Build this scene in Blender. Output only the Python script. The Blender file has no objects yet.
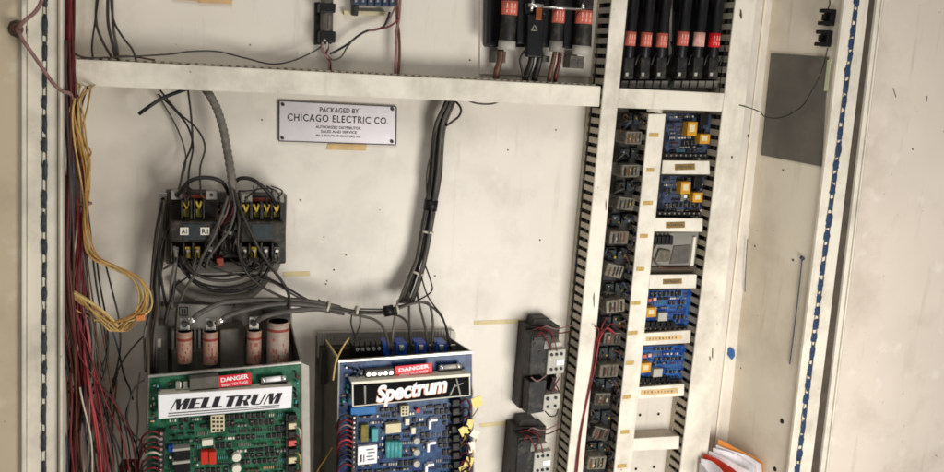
import bpy, math, random
from mathutils import Vector, Matrix

# ------------------------------------------------------------------ camera, world, lamps, exposure
SC = bpy.context.scene
COL = SC.collection
F_PX, CY, CZ = 861.0, -1.5, 1.6
def _rot(r):
    v = Vector(r); a = v.length
    return Matrix.Rotation(a, 3, v.normalized())
RW = _rot((0.20815024, -0.34742779, 0.02930418))      # (right, down, deep) -> camera
CAM = Vector((0, CY, CZ))
def w2b(v): return Vector((v[0], v[2], -v[1]))
cd = bpy.data.cameras.new('camera'); cam = bpy.data.objects.new('camera', cd); COL.objects.link(cam)
cd.sensor_width = 36.0; cd.lens = F_PX / 944 * 36.0; cd.clip_start = 0.01; cd.clip_end = 100
rt, dn, fw = w2b(RW[0]), w2b(RW[1]), w2b(RW[2])
mw = Matrix((rt, -dn, -fw)).transposed().to_4x4(); mw.translation = CAM
cam.matrix_world = mw
SC.camera = cam

W = bpy.data.worlds.new('World'); SC.world = W; W.use_nodes = True
W.node_tree.nodes['Background'].inputs[0].default_value = (1.0, 0.97, 0.93, 1)
W.node_tree.nodes['Background'].inputs[1].default_value = 0.24

def area(name, loc, target, size, power, col):
    l = bpy.data.lights.new(name, 'AREA'); l.energy = power; l.color = col; l.shape = 'DISK'; l.size = size
    o = bpy.data.objects.new(name, l); COL.objects.link(o); o.location = loc
    o.rotation_euler = (Vector(target) - Vector(loc)).to_track_quat('-Z', 'Y').to_euler()
area('key_light', (0.88, -1.3, 0.86), (0.76, 0, 0.90), 0.7, 19.5, (1.0, 0.975, 0.925))  # added key light out of view, set low to brighten the lower right
area('ceiling_lamp', (-0.05, -1.3, 2.75), (0.6, 0, 1.0), 0.8, 7.5, (1.0, 0.975, 0.925))

SC.view_settings.view_transform = 'Standard'; SC.view_settings.look = 'None'
SC.view_settings.exposure = 0.0; SC.view_settings.gamma = 1.0
SC.render.engine = 'CYCLES'
SC.cycles.use_denoising = True
SC.cycles.max_bounces = 6
SC.cycles.filter_width = 1.8

def P(u, v, Y=0.0):
    c = Vector(((u - 472) / F_PX, (v - 236) / F_PX, 1.0))
    d = w2b(RW.transposed() @ c)
    return CAM + d * ((Y - CY) / d.y)

# ------------------------------------------------------------------ materials
def lin(h):
    h = h.lstrip('#'); o = []
    for i in (0, 2, 4):
        c = int(h[i:i+2], 16) / 255
        o.append(c / 12.92 if c <= .04045 else ((c + .055) / 1.055) ** 2.4)
    return tuple(o)
MATS = {}
def mat(name, hexcol, rough=.5, metal=0.0, var=.12, scale=60, bump=0.0, dirt=None, dirt_amt=.0, dirt_scale=8, spec=.28, dirt_lo=.5, alpha=None, trans=0):
    m = bpy.data.materials.new(name); m.use_nodes = True
    nt = m.node_tree; N = nt.nodes; L = nt.links; b = N['Principled BSDF']
    c = lin(hexcol)
    geo = N.new('ShaderNodeNewGeometry')
    nz = N.new('ShaderNodeTexNoise'); nz.inputs['Scale'].default_value = scale; nz.inputs['Detail'].default_value = 5
    L.new(geo.outputs['Position'], nz.inputs['Vector'])
    rp = N.new('ShaderNodeValToRGB')
    rp.color_ramp.elements[0].position = .3; rp.color_ramp.elements[1].position = .7
    rp.color_ramp.elements[0].color = (*[max(0, x * (1 - var)) for x in c], 1)
    rp.color_ramp.elements[1].color = (*[min(1, x * (1 + var)) for x in c], 1)
    L.new(nz.outputs['Fac'], rp.inputs['Fac'])
    out = rp.outputs['Color']
    if dirt:
        n2 = N.new('ShaderNodeTexNoise'); n2.inputs['Scale'].default_value = dirt_scale
        n2.inputs['Detail'].default_value = 8; n2.inputs['Roughness'].default_value = .65
        L.new(geo.outputs['Position'], n2.inputs['Vector'])
        r2 = N.new('ShaderNodeValToRGB')
        r2.color_ramp.elements[0].position = dirt_lo; r2.color_ramp.elements[1].position = .78
        r2.color_ramp.elements[0].color = (0, 0, 0, 1); r2.color_ramp.elements[1].color = (dirt_amt,) * 3 + (1,)
        L.new(n2.outputs['Fac'], r2.inputs['Fac'])
        mx = N.new('ShaderNodeMix'); mx.data_type = 'RGBA'
        L.new(r2.outputs['Color'], mx.inputs[0]); L.new(out, mx.inputs[6]); mx.inputs[7].default_value = (*lin(dirt), 1)
        out = mx.outputs[2]
    L.new(out, b.inputs['Base Color'])
    b.inputs['Roughness'].default_value = rough; b.inputs['Metallic'].default_value = metal
    b.inputs['Specular IOR Level'].default_value = spec
    if trans: b.inputs['Transmission Weight'].default_value = trans
    if bump:
        bp = N.new('ShaderNodeBump'); bp.inputs['Strength'].default_value = bump; bp.inputs['Distance'].default_value = .001
        L.new(nz.outputs['Fac'], bp.inputs['Height']); L.new(bp.outputs['Normal'], b.inputs['Normal'])
    MATS[name] = m
    return m

def paint(name, hexcol, dirtcol, spots=True, lo=.5):
    """aged enamel: cloudy stains, small dark chips and fine vertical scuffs"""
    m = mat(name, hexcol, rough=.42, var=.05, scale=5, dirt=dirtcol, dirt_amt=.55, dirt_scale=4.5 if lo >= .5 else 11, dirt_lo=lo)
    nt = m.node_tree; N = nt.nodes; L = nt.links; b = N['Principled BSDF']
    src = b.inputs['Base Color'].links[0].from_socket
    geo = [n for n in N if n.bl_idname == 'ShaderNodeNewGeometry'][0]
    def layer(src, tex_out, lo, hi, col, amt):
        r = N.new('ShaderNodeValToRGB'); r.color_ramp.elements[0].position = lo; r.color_ramp.elements[1].position = hi
        r.color_ramp.elements[0].color = (0, 0, 0, 1); r.color_ramp.elements[1].color = (amt,) * 3 + (1,)
        L.new(tex_out, r.inputs['Fac'])
        mx = N.new('ShaderNodeMix'); mx.data_type = 'RGBA'
        L.new(r.outputs['Color'], mx.inputs[0]); L.new(src, mx.inputs[6]); mx.inputs[7].default_value = (*lin(col), 1)
        return mx.outputs[2]
    mp = N.new('ShaderNodeMapping'); mp.inputs['Scale'].default_value = (38, 38, 3.2)
    L.new(geo.outputs['Position'], mp.inputs['Vector'])
    n3 = N.new('ShaderNodeTexNoise'); n3.inputs['Scale'].default_value = 1.0; n3.inputs['Detail'].default_value = 7; n3.inputs['Roughness'].default_value = .7
    L.new(mp.outputs['Vector'], n3.inputs['Vector'])
    src = layer(src, n3.outputs['Fac'], .58, .78, '8d7c66', .42)
    n5 = N.new('ShaderNodeTexNoise'); n5.inputs['Scale'].default_value = 19; n5.inputs['Detail'].default_value = 6
    L.new(geo.outputs['Position'], n5.inputs['Vector'])
    src = layer(src, n5.outputs['Fac'], .6, .8, 'f4efe2', .45)
    if spots:
        n4 = N.new('ShaderNodeTexNoise'); n4.inputs['Scale'].default_value = 95; n4.inputs['Detail'].default_value = 3
        L.new(geo.outputs['Position'], n4.inputs['Vector'])
        src = layer(src, n4.outputs['Fac'], .735, .78, '4a3c30', .6)
    L.new(src, b.inputs['Base Color'])
    bp = N.new('ShaderNodeBump'); bp.inputs['Strength'].default_value = .12; bp.inputs['Distance'].default_value = .002
    L.new(n5.outputs['Fac'], bp.inputs['Height']); L.new(bp.outputs['Normal'], b.inputs['Normal'])
    return m

paint('panel_paint', 'dbd3c7', '948a7e')
paint('wall_paint', 'ece2cf', 'b5a58c')
paint('door_paint', 'd8ccbe', '9a8876')
paint('grubby_door', 'c6b79c', '7f705b')
paint('flange_paint', 'e0d8c8', '75685a', lo=.45)
paint('duct_cover', 'e3dccd', '77685a', lo=.44)
mat('duct_side', 'b9ae9b', .5, var=.12, scale=40, dirt='5a4f42', dirt_amt=.6, dirt_scale=20)
mat('black', '0f0e10', .45, var=.3)
mat('black_gloss', '121114', .38, var=.3)
mat('banner_black', '0b0a0b', .75, var=.2, spec=.1)
mat('charcoal', '201f1e', .55, var=.25, dirt='6a6156', dirt_amt=.5, dirt_scale=60)
mat('contactor_black', '211d17', .5, var=.25, dirt='6d6354', dirt_amt=.6, dirt_scale=70)
mat('grey_dark', '57534c', .5, var=.2, dirt='77705f', dirt_amt=.5, dirt_scale=40)
mat('grey', '86827a', .45, var=.12, dirt='4a453d', dirt_amt=.5, dirt_scale=30)
mat('grey_light', 'aaa69c', .45, var=.1)
mat('chassis', '7d786e', .38, .55, var=.15, scale=30, dirt='3c3831', dirt_amt=.6, dirt_scale=22)
mat('steel', 'b5b1a8', .3, .9, var=.15, scale=120)
mat('bright_steel', 'd8d6cf', .25, .9, var=.08)
mat('brass', 'ab9138', .45, .3, var=.35, scale=200, dirt='4a4028', dirt_amt=.8, dirt_scale=150)
mat('olive_brass', '6b6229', .5, .2, var=.3, scale=200)
mat('copper', '9a5a3a', .4, .7)
mat('white', 'ebe9ea', .4, var=.03)
mat('offwhite', 'dcd6c6', .5, var=.08)
mat('ivory', 'cfc3a0', .5, var=.1)
mat('fuse_paper', '9c7c6b', .55, var=.12, scale=90, dirt='7d5a4a', dirt_amt=.5, dirt_scale=60)
mat('fuse_grey_paper', '9a897b', .55, var=.12, scale=90, dirt='7d6a5c', dirt_amt=.4, dirt_scale=60)
mat('fuse_red', '86392b', .55, var=.15, scale=150)
mat('label_red', 'c46454', .5, var=.12, scale=90)
mat('label_pale', 'd9a79b', .5, var=.15, scale=120)
mat('danger_red', 'cf1f28', .4, var=.06)
mat('red_cap', 'c0301f', .4, var=.1)
mat('tape', 'c9a978', .7, var=.12, scale=60)
mat('tape_pale', 'cdbd90', .7, var=.1, scale=60)
mat('tape_ochre', 'b39659', .6, var=.2, scale=120)
mat('tape_brown', '7c6334', .6, var=.35, scale=260)
mat('plate_metal', 'c3bdbf', .35, .35, var=.05, scale=20, dirt='8d8580', dirt_amt=.3, dirt_scale=12)
mat('ink', '1c1a20', .6, var=.1)
mat('ink_soft', '4d474c', .6, var=.1)
mat('grey_plate', '66625a', .5, var=.14, scale=14, dirt='8d867a', dirt_amt=.6, dirt_scale=9)
mat('blue_glue', '2a3d59', .8, var=.45, scale=260, dirt='1c2330', dirt_amt=.9, dirt_scale=90, bump=.6)
mat('teal_glue', '343b3d', .7, var=.5, scale=150, bump=.6)
mat('seal_brown', '4c4339', .85, var=.2, scale=40)
mat('blue_plastic', '1c469c', .35, var=.15)
mat('blue_connector', '1c64a0', .4, var=.15)
mat('teal_part', '4d9496', .4, var=.2, scale=150)
mat('relay_yellow', 'c48f2a', .4, var=.18, scale=150)
mat('relay_cover', '635c50', .2, var=.35, scale=160, spec=.5, dirt='a39a88', dirt_amt=.35, dirt_scale=110)
mat('relay_clear', '777062', .15, var=.4, scale=190, spec=.5, dirt='3a342c', dirt_amt=.7, dirt_scale=140)
mat('relay_smoke', '3f3a33', .2, var=.4, scale=170, spec=.5, dirt='8d8474', dirt_amt=.4, dirt_scale=120)
mat('socket_black', '1d1c1c', .5, var=.3, dirt='58524a', dirt_amt=.5, dirt_scale=90)
mat('socket_blue', '252c2f', .5, var=.3, scale=120)
mat('brown_plate', '241e1a', .5, var=.2, scale=40)
mat('orange_paper', 'd88a3c', .6, var=.08)
mat('white_paper', 'e4dfe2', .6, var=.04)
mat('red_paper', 'b23320', .5, var=.12)
mat('pale_green', 'c3c7a2', .6)
mat('sticker_blue', '35598c', .5, var=.3, scale=200)
mat('yellow_tag', 'd9c476', .55, var=.12, scale=90)
mat('orange', 'cc7c3f', .5)
for n, h, r in (('w_black', '1f1d1b', .42), ('w_char', '322e2a', .45), ('w_grey', '4f4b45', .5), ('w_lgrey', '6b665d', .5),
                ('w_red', '6a1c20', .42), ('w_dred', '4e1a19', .45), ('w_bred', 'a83c42', .4), ('w_pink', '866460', .45),
                ('w_yellow', 'b39252', .45), ('w_lyel', 'c7ac6c', .45), ('w_orange', 'a8743f', .45), ('w_blue', '333d52', .45), ('w_white', 'bdb3a2', .5),
                ('w_brown', '5a3b2c', .5)):
    mat(n, h, r, var=.2, scale=90)

def conduit_mat():
    m = mat('conduit', '6a655d', .6, var=.25, scale=150)
    return m
conduit_mat()

def pcb(name, base, trace, dark):
    m = mat(name, base, .35, var=.25, scale=35)
    nt = m.node_tree; N = nt.nodes; L = nt.links; b = N['Principled BSDF']
    src = b.inputs['Base Color'].links[0].from_socket
    geo = [n for n in N if n.bl_idname == 'ShaderNodeNewGeometry'][0]
    sep = N.new('ShaderNodeSeparateXYZ'); L.new(geo.outputs['Position'], sep.inputs[0])
    cmb = N.new('ShaderNodeCombineXYZ'); L.new(sep.outputs['X'], cmb.inputs['X']); L.new(sep.outputs['Z'], cmb.inputs['Y'])
    for sc_, rowh, bw, col, amt in ((150, .25, 1.6, trace, .8), (260, .9, .35, dark, .7)):
        br = N.new('ShaderNodeTexBrick'); br.inputs['Scale'].default_value = sc_
        br.inputs['Mortar Size'].default_value = .06; br.inputs['Row Height'].default_value = rowh; br.inputs['Brick Width'].default_value = bw
        br.inputs['Color1'].default_value = (0, 0, 0, 1); br.inputs['Color2'].default_value = (.25, .25, .25, 1); br.inputs['Mortar'].default_value = (amt,) * 3 + (1,)
        L.new(cmb.outputs[0], br.inputs['Vector'])
        nz = N.new('ShaderNodeTexNoise'); nz.inputs['Scale'].default_value = 60; L.new(geo.outputs['Position'], nz.inputs['Vector'])
        rp = N.new('ShaderNodeValToRGB'); rp.color_ramp.elements[0].position = .45; rp.color_ramp.elements[1].position = .55
        L.new(nz.outputs['Fac'], rp.inputs['Fac'])
        ml = N.new('ShaderNodeMath'); ml.operation = 'MULTIPLY'
        L.new(br.outputs['Color'], ml.inputs[0]); L.new(rp.outputs['Color'], ml.inputs[1])
        mx = N.new('ShaderNodeMix'); mx.data_type = 'RGBA'
        L.new(ml.outputs[0], mx.inputs[0]); L.new(src, mx.inputs[6]); mx.inputs[7].default_value = (*lin(col), 1)
        src = mx.outputs[2]
    L.new(src, b.inputs['Base Color'])
pcb('pcb_green', '104a30', '4c9673', '082014')
pcb('pcb_blue', '0e2650', '3a6f9e', '060f20')
pcb('pcb_bright', '153a80', '4f8fce', '0a1c40')
pcb('pcb_navy', '151c2e', '66789a', '0d1018')

# ------------------------------------------------------------------ mesh builder
WORLD = {}          # object name -> world location
class MB:
    def __init__(s): s.v = []; s.f = []; s.sm = []; s.mi = []; s.mats = []; s.cur = 0
    def use(s, name):
        if name not in s.mats: s.mats.append(name)
        s.cur = s.mats.index(name); return s
    def add(s, vs, fs, smooth=False):
        b = len(s.v); s.v += [Vector(x) for x in vs]
        for f in fs: s.f.append(tuple(b + i for i in f)); s.sm.append(smooth); s.mi.append(s.cur)
        return s
    def hexa(s, a, b):      # two matching quads
        n = len(a)
        fs = [tuple(range(n)), tuple(range(2 * n - 1, n - 1, -1))]
        for i in range(n):
            j = (i + 1) % n; fs.append((i, i + n, j + n, j))
        return s.add(list(a) + list(b), fs)
    def slab(s, px, Yf, Yb):            # pixel outline at Yf, pushed straight back to Yb
        a = [P(u, v, Yf) for u, v in px]
        return s.hexa(a, [Vector((p.x, Yb, p.z)) for p in a])
    def box(s, c, size, rot=0):
        c = Vector(c); hx, hy, hz = size[0] / 2, size[1] / 2, size[2] / 2
        ca, sa = math.cos(rot), math.sin(rot)
        def q(x, y, z): return c + Vector((x * ca - z * sa, y, x * sa + z * ca))
        return s.hexa([q(-hx, -hy, -hz), q(hx, -hy, -hz), q(hx, -hy, hz), q(-hx, -hy, hz)],
                      [q(-hx, hy, -hz), q(hx, hy, -hz), q(hx, hy, hz), q(-hx, hy, hz)])
    def pbox(s, u0, v0, u1, v1, Yf, Yb, rot=0):
        um, vm = (u0 + u1) / 2, (v0 + v1) / 2
        c = P(um, vm, Yf); w = (P(u1, vm, Yf) - P(u0, vm, Yf)).length; h = (P(um, v0, Yf) - P(um, v1, Yf)).length
        return s.box((c.x, (Yf + Yb) / 2, c.z), (w, abs(Yb - Yf), h), rot)
    def cyl(s, p0, p1, r, n=16, r2=None, smooth=True):
        p0, p1 = Vector(p0), Vector(p1); d = (p1 - p0).normalized(); r2 = r if r2 is None else r2
        a = d.orthogonal().normalized(); b = d.cross(a)
        vs = []
        for p, rr in ((p0, r), (p1, r2)):
            for i in range(n):
                t = 2 * math.pi * i / n; vs.append(p + a * (rr * math.cos(t)) + b * (rr * math.sin(t)))
        s.add(vs, [(i, (i + 1) % n, (i + 1) % n + n, i + n) for i in range(n)], smooth)
        bb = len(s.v) - 2 * n
        s.f.append(tuple(bb + i for i in range(n - 1, -1, -1))); s.f.append(tuple(bb + n + i for i in range(n)))
        s.sm += [False, False]; s.mi += [s.cur, s.cur]
        return s
    def disc(s, u, v, Y, rpx, t=.002, n=16):     # short cylinder facing the front
        p = P(u, v, Y); r = rpx * (P(u + 1, v, Y) - p).length
        return s.cyl((p.x, Y + t, p.z), (p.x, Y, p.z), r, n)
    def tube(s, pts, r, n=8, sub=6, caps=True, r_end=None, ridges=0):
        pts = [Vector(p) for p in pts]
        if len(pts) > 2:
            q = []
            e = [pts[0] * 2 - pts[1]] + pts + [pts[-1] * 2 - pts[-2]]
            for i in range(1, len(e) - 2):
                for k in range(sub):
                    t = k / sub; a, b, c, d = e[i-1], e[i], e[i+1], e[i+2]
                    q.append(.5 * ((2*b) + (c-a)*t + (2*a-5*b+4*c-d)*t*t + (3*b-a-3*c+d)*t*t*t))
            q.append(pts[-1]); pts = q
        up = None; vs = []; m = len(pts)
        for i, p in enumerate(pts):
            d = (pts[min(i+1, m-1)] - pts[max(i-1, 0)])
            if d.length < 1e-9: d = Vector((0, 0, 1))
            d.normalize()
            up = d.orthogonal().normalized() if up is None else (up - d * up.dot(d)).normalized()
            b = d.cross(up)
            rr = r * (1 + (ridges if i % 2 else -ridges)) if ridges else r
            for k in range(n):
                t = 2 * math.pi * k / n; vs.append(p + up * (rr * math.cos(t)) + b * (rr * math.sin(t)))
        fs = [(i*n + k, i*n + (k+1) % n, (i+1)*n + (k+1) % n, (i+1)*n + k) for i in range(m-1) for k in range(n)]
        s.add(vs, fs, True)
        if caps:
            bb = len(s.v) - m*n
            s.f.append(tuple(bb + k for k in range(n-1, -1, -1))); s.f.append(tuple(bb + (m-1)*n + k for k in range(n)))
            s.sm += [False, False]; s.mi += [s.cur, s.cur]
        return s
    def prism(s, pts, o, ax, az, y0, y1):  # 2-D polygon (x,z in metres) placed at o with in-plane axes
        a = [Vector(o) + ax * x + az * z + Vector((0, y0, 0)) for x, z in pts]
        return s.hexa(a, [p + Vector((0, y1 - y0, 0)) for p in a])
    def build(s, name, parent=None, bevel=0, seg=2):
        me = bpy.data.meshes.new(name)
        if parent is None:
            xs = [v.x for v in s.v]; ys = [v.y for v in s.v]; zs = [v.z for v in s.v]
            org = Vector(((min(xs)+max(xs))/2, max(ys), min(zs)))
        else: org = WORLD[parent.name]
        me.from_pydata([tuple(v - org) for v in s.v], [], s.f)
        for m in s.mats: me.materials.append(MATS[m])
        for p, sm, mi in zip(me.polygons, s.sm, s.mi): p.use_smooth = sm; p.material_index = mi
        import bmesh
        bm = bmesh.new(); bm.from_mesh(me); bmesh.ops.recalc_face_normals(bm, faces=bm.faces); bm.to_mesh(me); bm.free()
        me.update()
        o = bpy.data.objects.new(name, me); COL.objects.link(o)
        if parent is not None: o.parent = parent
        else: o.location = org
        WORLD[o.name] = org
        if bevel:
            b = o.modifiers.new('edge_softening', 'BEVEL'); b.width = bevel; b.segments = seg; b.limit_method = 'ANGLE'; b.angle_limit = .7
        return o

def tag(o, label, cat=None, group=None):
    o['label'] = label
    if cat: o['category'] = cat
    if group: o['group'] = group
    return o
def thing(name, label, cat, loc, group=None):
    o = bpy.data.objects.new(name, None); COL.objects.link(o); o.location = loc; o.empty_display_size = .02
    WORLD[o.name] = Vector(loc)
    return tag(o, label, cat, group)
def copy_tree(o, delta, label=None):
    r = o.copy(); COL.objects.link(r); r.location = o.location + delta
    WORLD[r.name] = WORLD[o.name] + delta
    if label: r['label'] = label
    for ch in list(o.children):
        c = ch.copy(); COL.objects.link(c); c.parent = r; WORLD[c.name] = WORLD[r.name]
        for g in list(ch.children):
            d = g.copy(); COL.objects.link(d); d.parent = c; WORLD[d.name] = WORLD[r.name]
    return r

def text_into(mb, s, centre, w, h, rot=0, shear=0, bold=0, y_off=0, space=1.0):
    c = bpy.data.curves.new('lettering', 'FONT'); c.body = s; c.size = 1; c.offset = bold; c.shear = shear; c.space_character = space
    c.resolution_u = 3; c.fill_mode = 'FRONT'
    o = bpy.data.objects.new('lettering', c); COL.objects.link(o)
    dg = bpy.context.evaluated_depsgraph_get(); dg.update()
    me = bpy.data.meshes.new_from_object(o.evaluated_get(dg))
    vs = [v.co.copy() for v in me.vertices]; fs = [tuple(p.vertices) for p in me.polygons]
    bpy.data.objects.remove(o); bpy.data.curves.remove(c); bpy.data.meshes.remove(me)
    x0, x1 = min(v.x for v in vs), max(v.x for v in vs); y0, y1 = min(v.y for v in vs), max(v.y for v in vs)
    sx, sy = w / (x1 - x0), h / (y1 - y0); ca, sa = math.cos(rot), math.sin(rot)
    q = []
    for v in vs:
        x, z = (v.x - (x0 + x1) / 2) * sx, (v.y - (y0 + y1) / 2) * sy
        q.append(Vector(centre) + Vector((x * ca - z * sa, y_off, x * sa + z * ca)))
    mb.add(q, fs)
def ptext(mb, s, u0, v0, u1, v1, Y, rot=0, **k):
    um, vm = (u0+u1)/2, (v0+v1)/2
    text_into(mb, s, P(um, vm, Y), (P(u1, vm, Y) - P(u0, vm, Y)).length, (P(um, v0, Y) - P(um, v1, Y)).length, rot, **k)

YF = -0.205
# ------------------------------------------------------------------ the cabinet (panel, walls, flanges, doors)
def edge(u_a, v_a, u_b, v_b, v): return u_a + (u_b - u_a) * (v - v_a) / (v_b - v_a)
VT, VB = -110, 600
def strip(m, top, bot, Yf, Yb):     # top/bot: (u_left, u_right) at v=0 and v=472
    t0, t1 = (edge(top[i], 0, bot[i], 472, VT) for i in (0, 1)); b0, b1 = (edge(top[i], 0, bot[i], 472, VB) for i in (0, 1))
    return m.slab([(t0, VT), (t1, VT), (b1, VB), (b0, VB)], Yf, Yb)
cab = thing('electrical_cabinet', 'open cream steel control cabinet with worn paint around all the wiring', 'cabinet', P(472, 600, 0))
wl_t, wl_b = P(60.5, VT, YF), P(60.5, VB, YF)
wr_t, wr_b = P(edge(846, 0, 790, 472, VT), VT, YF), P(edge(846, 0, 790, 472, VB), VB, YF)
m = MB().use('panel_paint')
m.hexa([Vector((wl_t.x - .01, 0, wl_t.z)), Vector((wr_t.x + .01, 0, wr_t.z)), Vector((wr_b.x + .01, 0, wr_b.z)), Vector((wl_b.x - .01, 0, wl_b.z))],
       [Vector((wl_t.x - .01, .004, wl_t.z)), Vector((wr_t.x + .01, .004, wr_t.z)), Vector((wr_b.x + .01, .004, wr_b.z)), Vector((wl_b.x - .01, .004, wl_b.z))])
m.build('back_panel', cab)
def grime_shade(m, centre, radius, col, amt):
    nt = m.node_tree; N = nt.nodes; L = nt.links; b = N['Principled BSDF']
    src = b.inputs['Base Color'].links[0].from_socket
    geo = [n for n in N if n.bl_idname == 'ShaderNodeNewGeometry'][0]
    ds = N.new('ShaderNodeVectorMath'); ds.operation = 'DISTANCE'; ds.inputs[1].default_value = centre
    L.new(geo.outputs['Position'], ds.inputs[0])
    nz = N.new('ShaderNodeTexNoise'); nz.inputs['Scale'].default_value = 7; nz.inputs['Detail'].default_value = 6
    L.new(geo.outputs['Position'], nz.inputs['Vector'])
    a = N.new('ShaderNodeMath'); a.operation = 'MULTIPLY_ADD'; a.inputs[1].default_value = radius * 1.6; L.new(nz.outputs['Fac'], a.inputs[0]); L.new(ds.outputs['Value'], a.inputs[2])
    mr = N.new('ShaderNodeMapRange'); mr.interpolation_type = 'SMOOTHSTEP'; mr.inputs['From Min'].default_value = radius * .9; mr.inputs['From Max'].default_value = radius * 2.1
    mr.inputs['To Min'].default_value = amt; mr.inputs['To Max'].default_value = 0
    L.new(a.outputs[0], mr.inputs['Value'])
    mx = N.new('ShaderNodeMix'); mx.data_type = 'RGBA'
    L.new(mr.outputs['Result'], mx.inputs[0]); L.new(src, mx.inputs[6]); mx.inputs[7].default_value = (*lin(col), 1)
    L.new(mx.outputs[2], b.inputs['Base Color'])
grime_shade(MATS['panel_paint'], P(150, 205, 0), .16, '7d7060', .3)  # grime round the contactors, with the dimness of that side painted in
def side_wall(t, b, sgn, name):
    m = MB().use('wall_paint')
    d = Vector((sgn * .003, 0, 0))
    a = [Vector((t.x, YF + .001, t.z)), Vector((t.x, -.0005, t.z)), Vector((b.x, -.0005, b.z)), Vector((b.x, YF + .001, b.z))]
    m.hexa(a, [p + d for p in a]); return m.build(name, cab)
side_wall(wl_t, wl_b, -1, 'side_wall'); rw = side_wall(wr_t, wr_b, 1, 'side_wall')
# inside corner fold beside the right wall
m = MB().use('wall_paint'); strip(m, (765, 767.5), (712, 714), -.004, -.0008); m.build('corner_rail', cab, .002)
# right flange with its gasket, brown seal gap, door
m = MB().use('flange_paint'); strip(m, (846, 869), (790, 811), YF, YF + .004); fr = m.build('door_flange', cab)
m = MB().use('flange_paint'); strip(m, (844.5, 847), (788.5, 791), YF - .004, YF + .003); m.build('flange_lip', cab, .001)
def gasket(name, matname, line, seed, w0, chunk, gap, Y, hpx, seam='seal_brown'):
    """glue and foam remains: lumpy domed patches on two thin seams"""
    random.seed(seed); mb = MB().use(matname); v = -100
    while v < 590:
        L_ = chunk * random.uniform(.7, 1.3); w = w0 * random.uniform(.8, 1.25); vm = v + L_ / 2; um = edge(*line, vm) + random.uniform(-.6, .6)
        n = 22; rim = []; top = []; lean = edge(*line, vm + 1) - edge(*line, vm)
        for k in range(n):
            t = 2 * math.pi * k / n; c_, s_ = math.cos(t), math.sin(t); j = random.uniform(.82, 1.12)
            du, dv = math.copysign(abs(c_) ** .7, c_) * w / 2 * j, math.copysign(abs(s_) ** .7, s_) * L_ / 2 * j
            rim.append(P(um + du + lean * dv, vm + dv, Y)); q = P(um + du * .7 + lean * dv * .8, vm + dv * .8, Y); top.append(Vector((q.x, Y - hpx * random.uniform(.6, 1.1), q.z)))
        q = P(um, vm, Y); cen = Vector((q.x, Y - hpx * .9, q.z))
        mb.add(rim + top + [cen], [(k, (k + 1) % n, (k + 1) % n + n, k + n) for k in range(n)] + [(k + n, (k + 1) % n + n, 2 * n) for k in range(n)], True)
        v += L_ + gap * random.uniform(.3, 1.4)
    g_ = mb.build(name, cab)
    m2 = MB().use(seam); v = -100
    while v < 590:
        L_ = random.uniform(5, 9); off = w0 * .34 + random.uniform(-.3, .3); a_, b_ = v, v + L_
        ua, ub = edge(*line, a_) + off, edge(*line, b_) + off; w = random.uniform(.8, 1.5)
        m2.slab([(ua - w/2, a_), (ua + w/2, a_), (ub + w/2, b_), (ub - w/2, b_)], Y - .0008, Y)
        o2 = -2 * off + random.uniform(-.4, .4); w *= .6; m2.slab([(ua + o2 - w/2, a_), (ua + o2 + w/2, a_), (ub + o2 + w/2, b_), (ub + o2 - w/2, b_)], Y - .0006, Y); v += L_
    m2.build('glue_line', cab)
    return g_
tag(gasket('gasket', 'blue_glue', (857, 0, 797, 472), 3, 5.4, 13, 2.2, YF - .0002, .0022), 'blue patchy remains of glued gasket')
m = MB().use('seal_brown'); strip(m, (869.4, 877.2), (811.4, 820.4), YF + .002, YF + .012); m.build('door_seal', cab)
m = MB().use('flange_paint'); strip(m, (877.4, 881), (820.6, 825), YF - .004, YF + .03); strip(m, (882.4, 884), (826.4, 828), YF - .005, YF + .02); m.build('door_hinge_rail', cab, .001)
m = MB().use('door_paint'); strip(m, (884, 1250), (828, 1250), YF - .002, YF + .02); rd = m.build('door', cab)
tag(rd, 'pale cream door with a few dark scuffs')
random.seed(12)
for u, v, du, dv, w in ((893, 88, 3, 9, .7), (927, 96, -.6, 6, .6), (912, 148, .6, 2, 1.2), (935, 455, 2, 1.5, .8)):
    MB().use('ink_soft').slab([(u, v), (u + w, v + .4), (u + du + w * .6, v + dv), (u + du, v + dv + .3)], YF - .0030, YF - .0021).build('scratch', cab)
# left flange, gasket, door
m = MB().use('flange_paint'); strip(m, (27.5, 57.2), (27, 57.2), YF, YF + .004); m.build('door_flange', cab)
m = MB().use('seal_brown'); strip(m, (57.4, 60.2), (57.4, 60.2), YF + .006, YF + .012); m.build('door_seal', cab)
m = MB().use('flange_paint'); strip(m, (60.3, 62.3), (60.3, 62.3), YF - .008, YF + .02); m.build('flange_lip', cab)
tag(gasket('gasket', 'teal_glue', (44.8, 0, 43.8, 472), 5, 5.6, 18, 6, YF - .0002, .003), 'dark torn gasket foam left in patches')
m = MB().use('seal_brown'); strip(m, (25.6, 27.4), (25.4, 27), YF + .01, YF + .02); m.build('door_seal', cab)
m = MB().use('flange_paint'); strip(m, (21.5, 25.5), (21.5, 25.3), YF - .012, YF + .02); m.build('door_hinge_rail', cab, .001)
m = MB().use('grubby_door'); strip(m, (-330, 21.4), (-330, 21.4), YF - .004, YF + .02); ld = m.build('door', cab)
tag(ld, 'grubby tan door carrying the cable gland')
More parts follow.
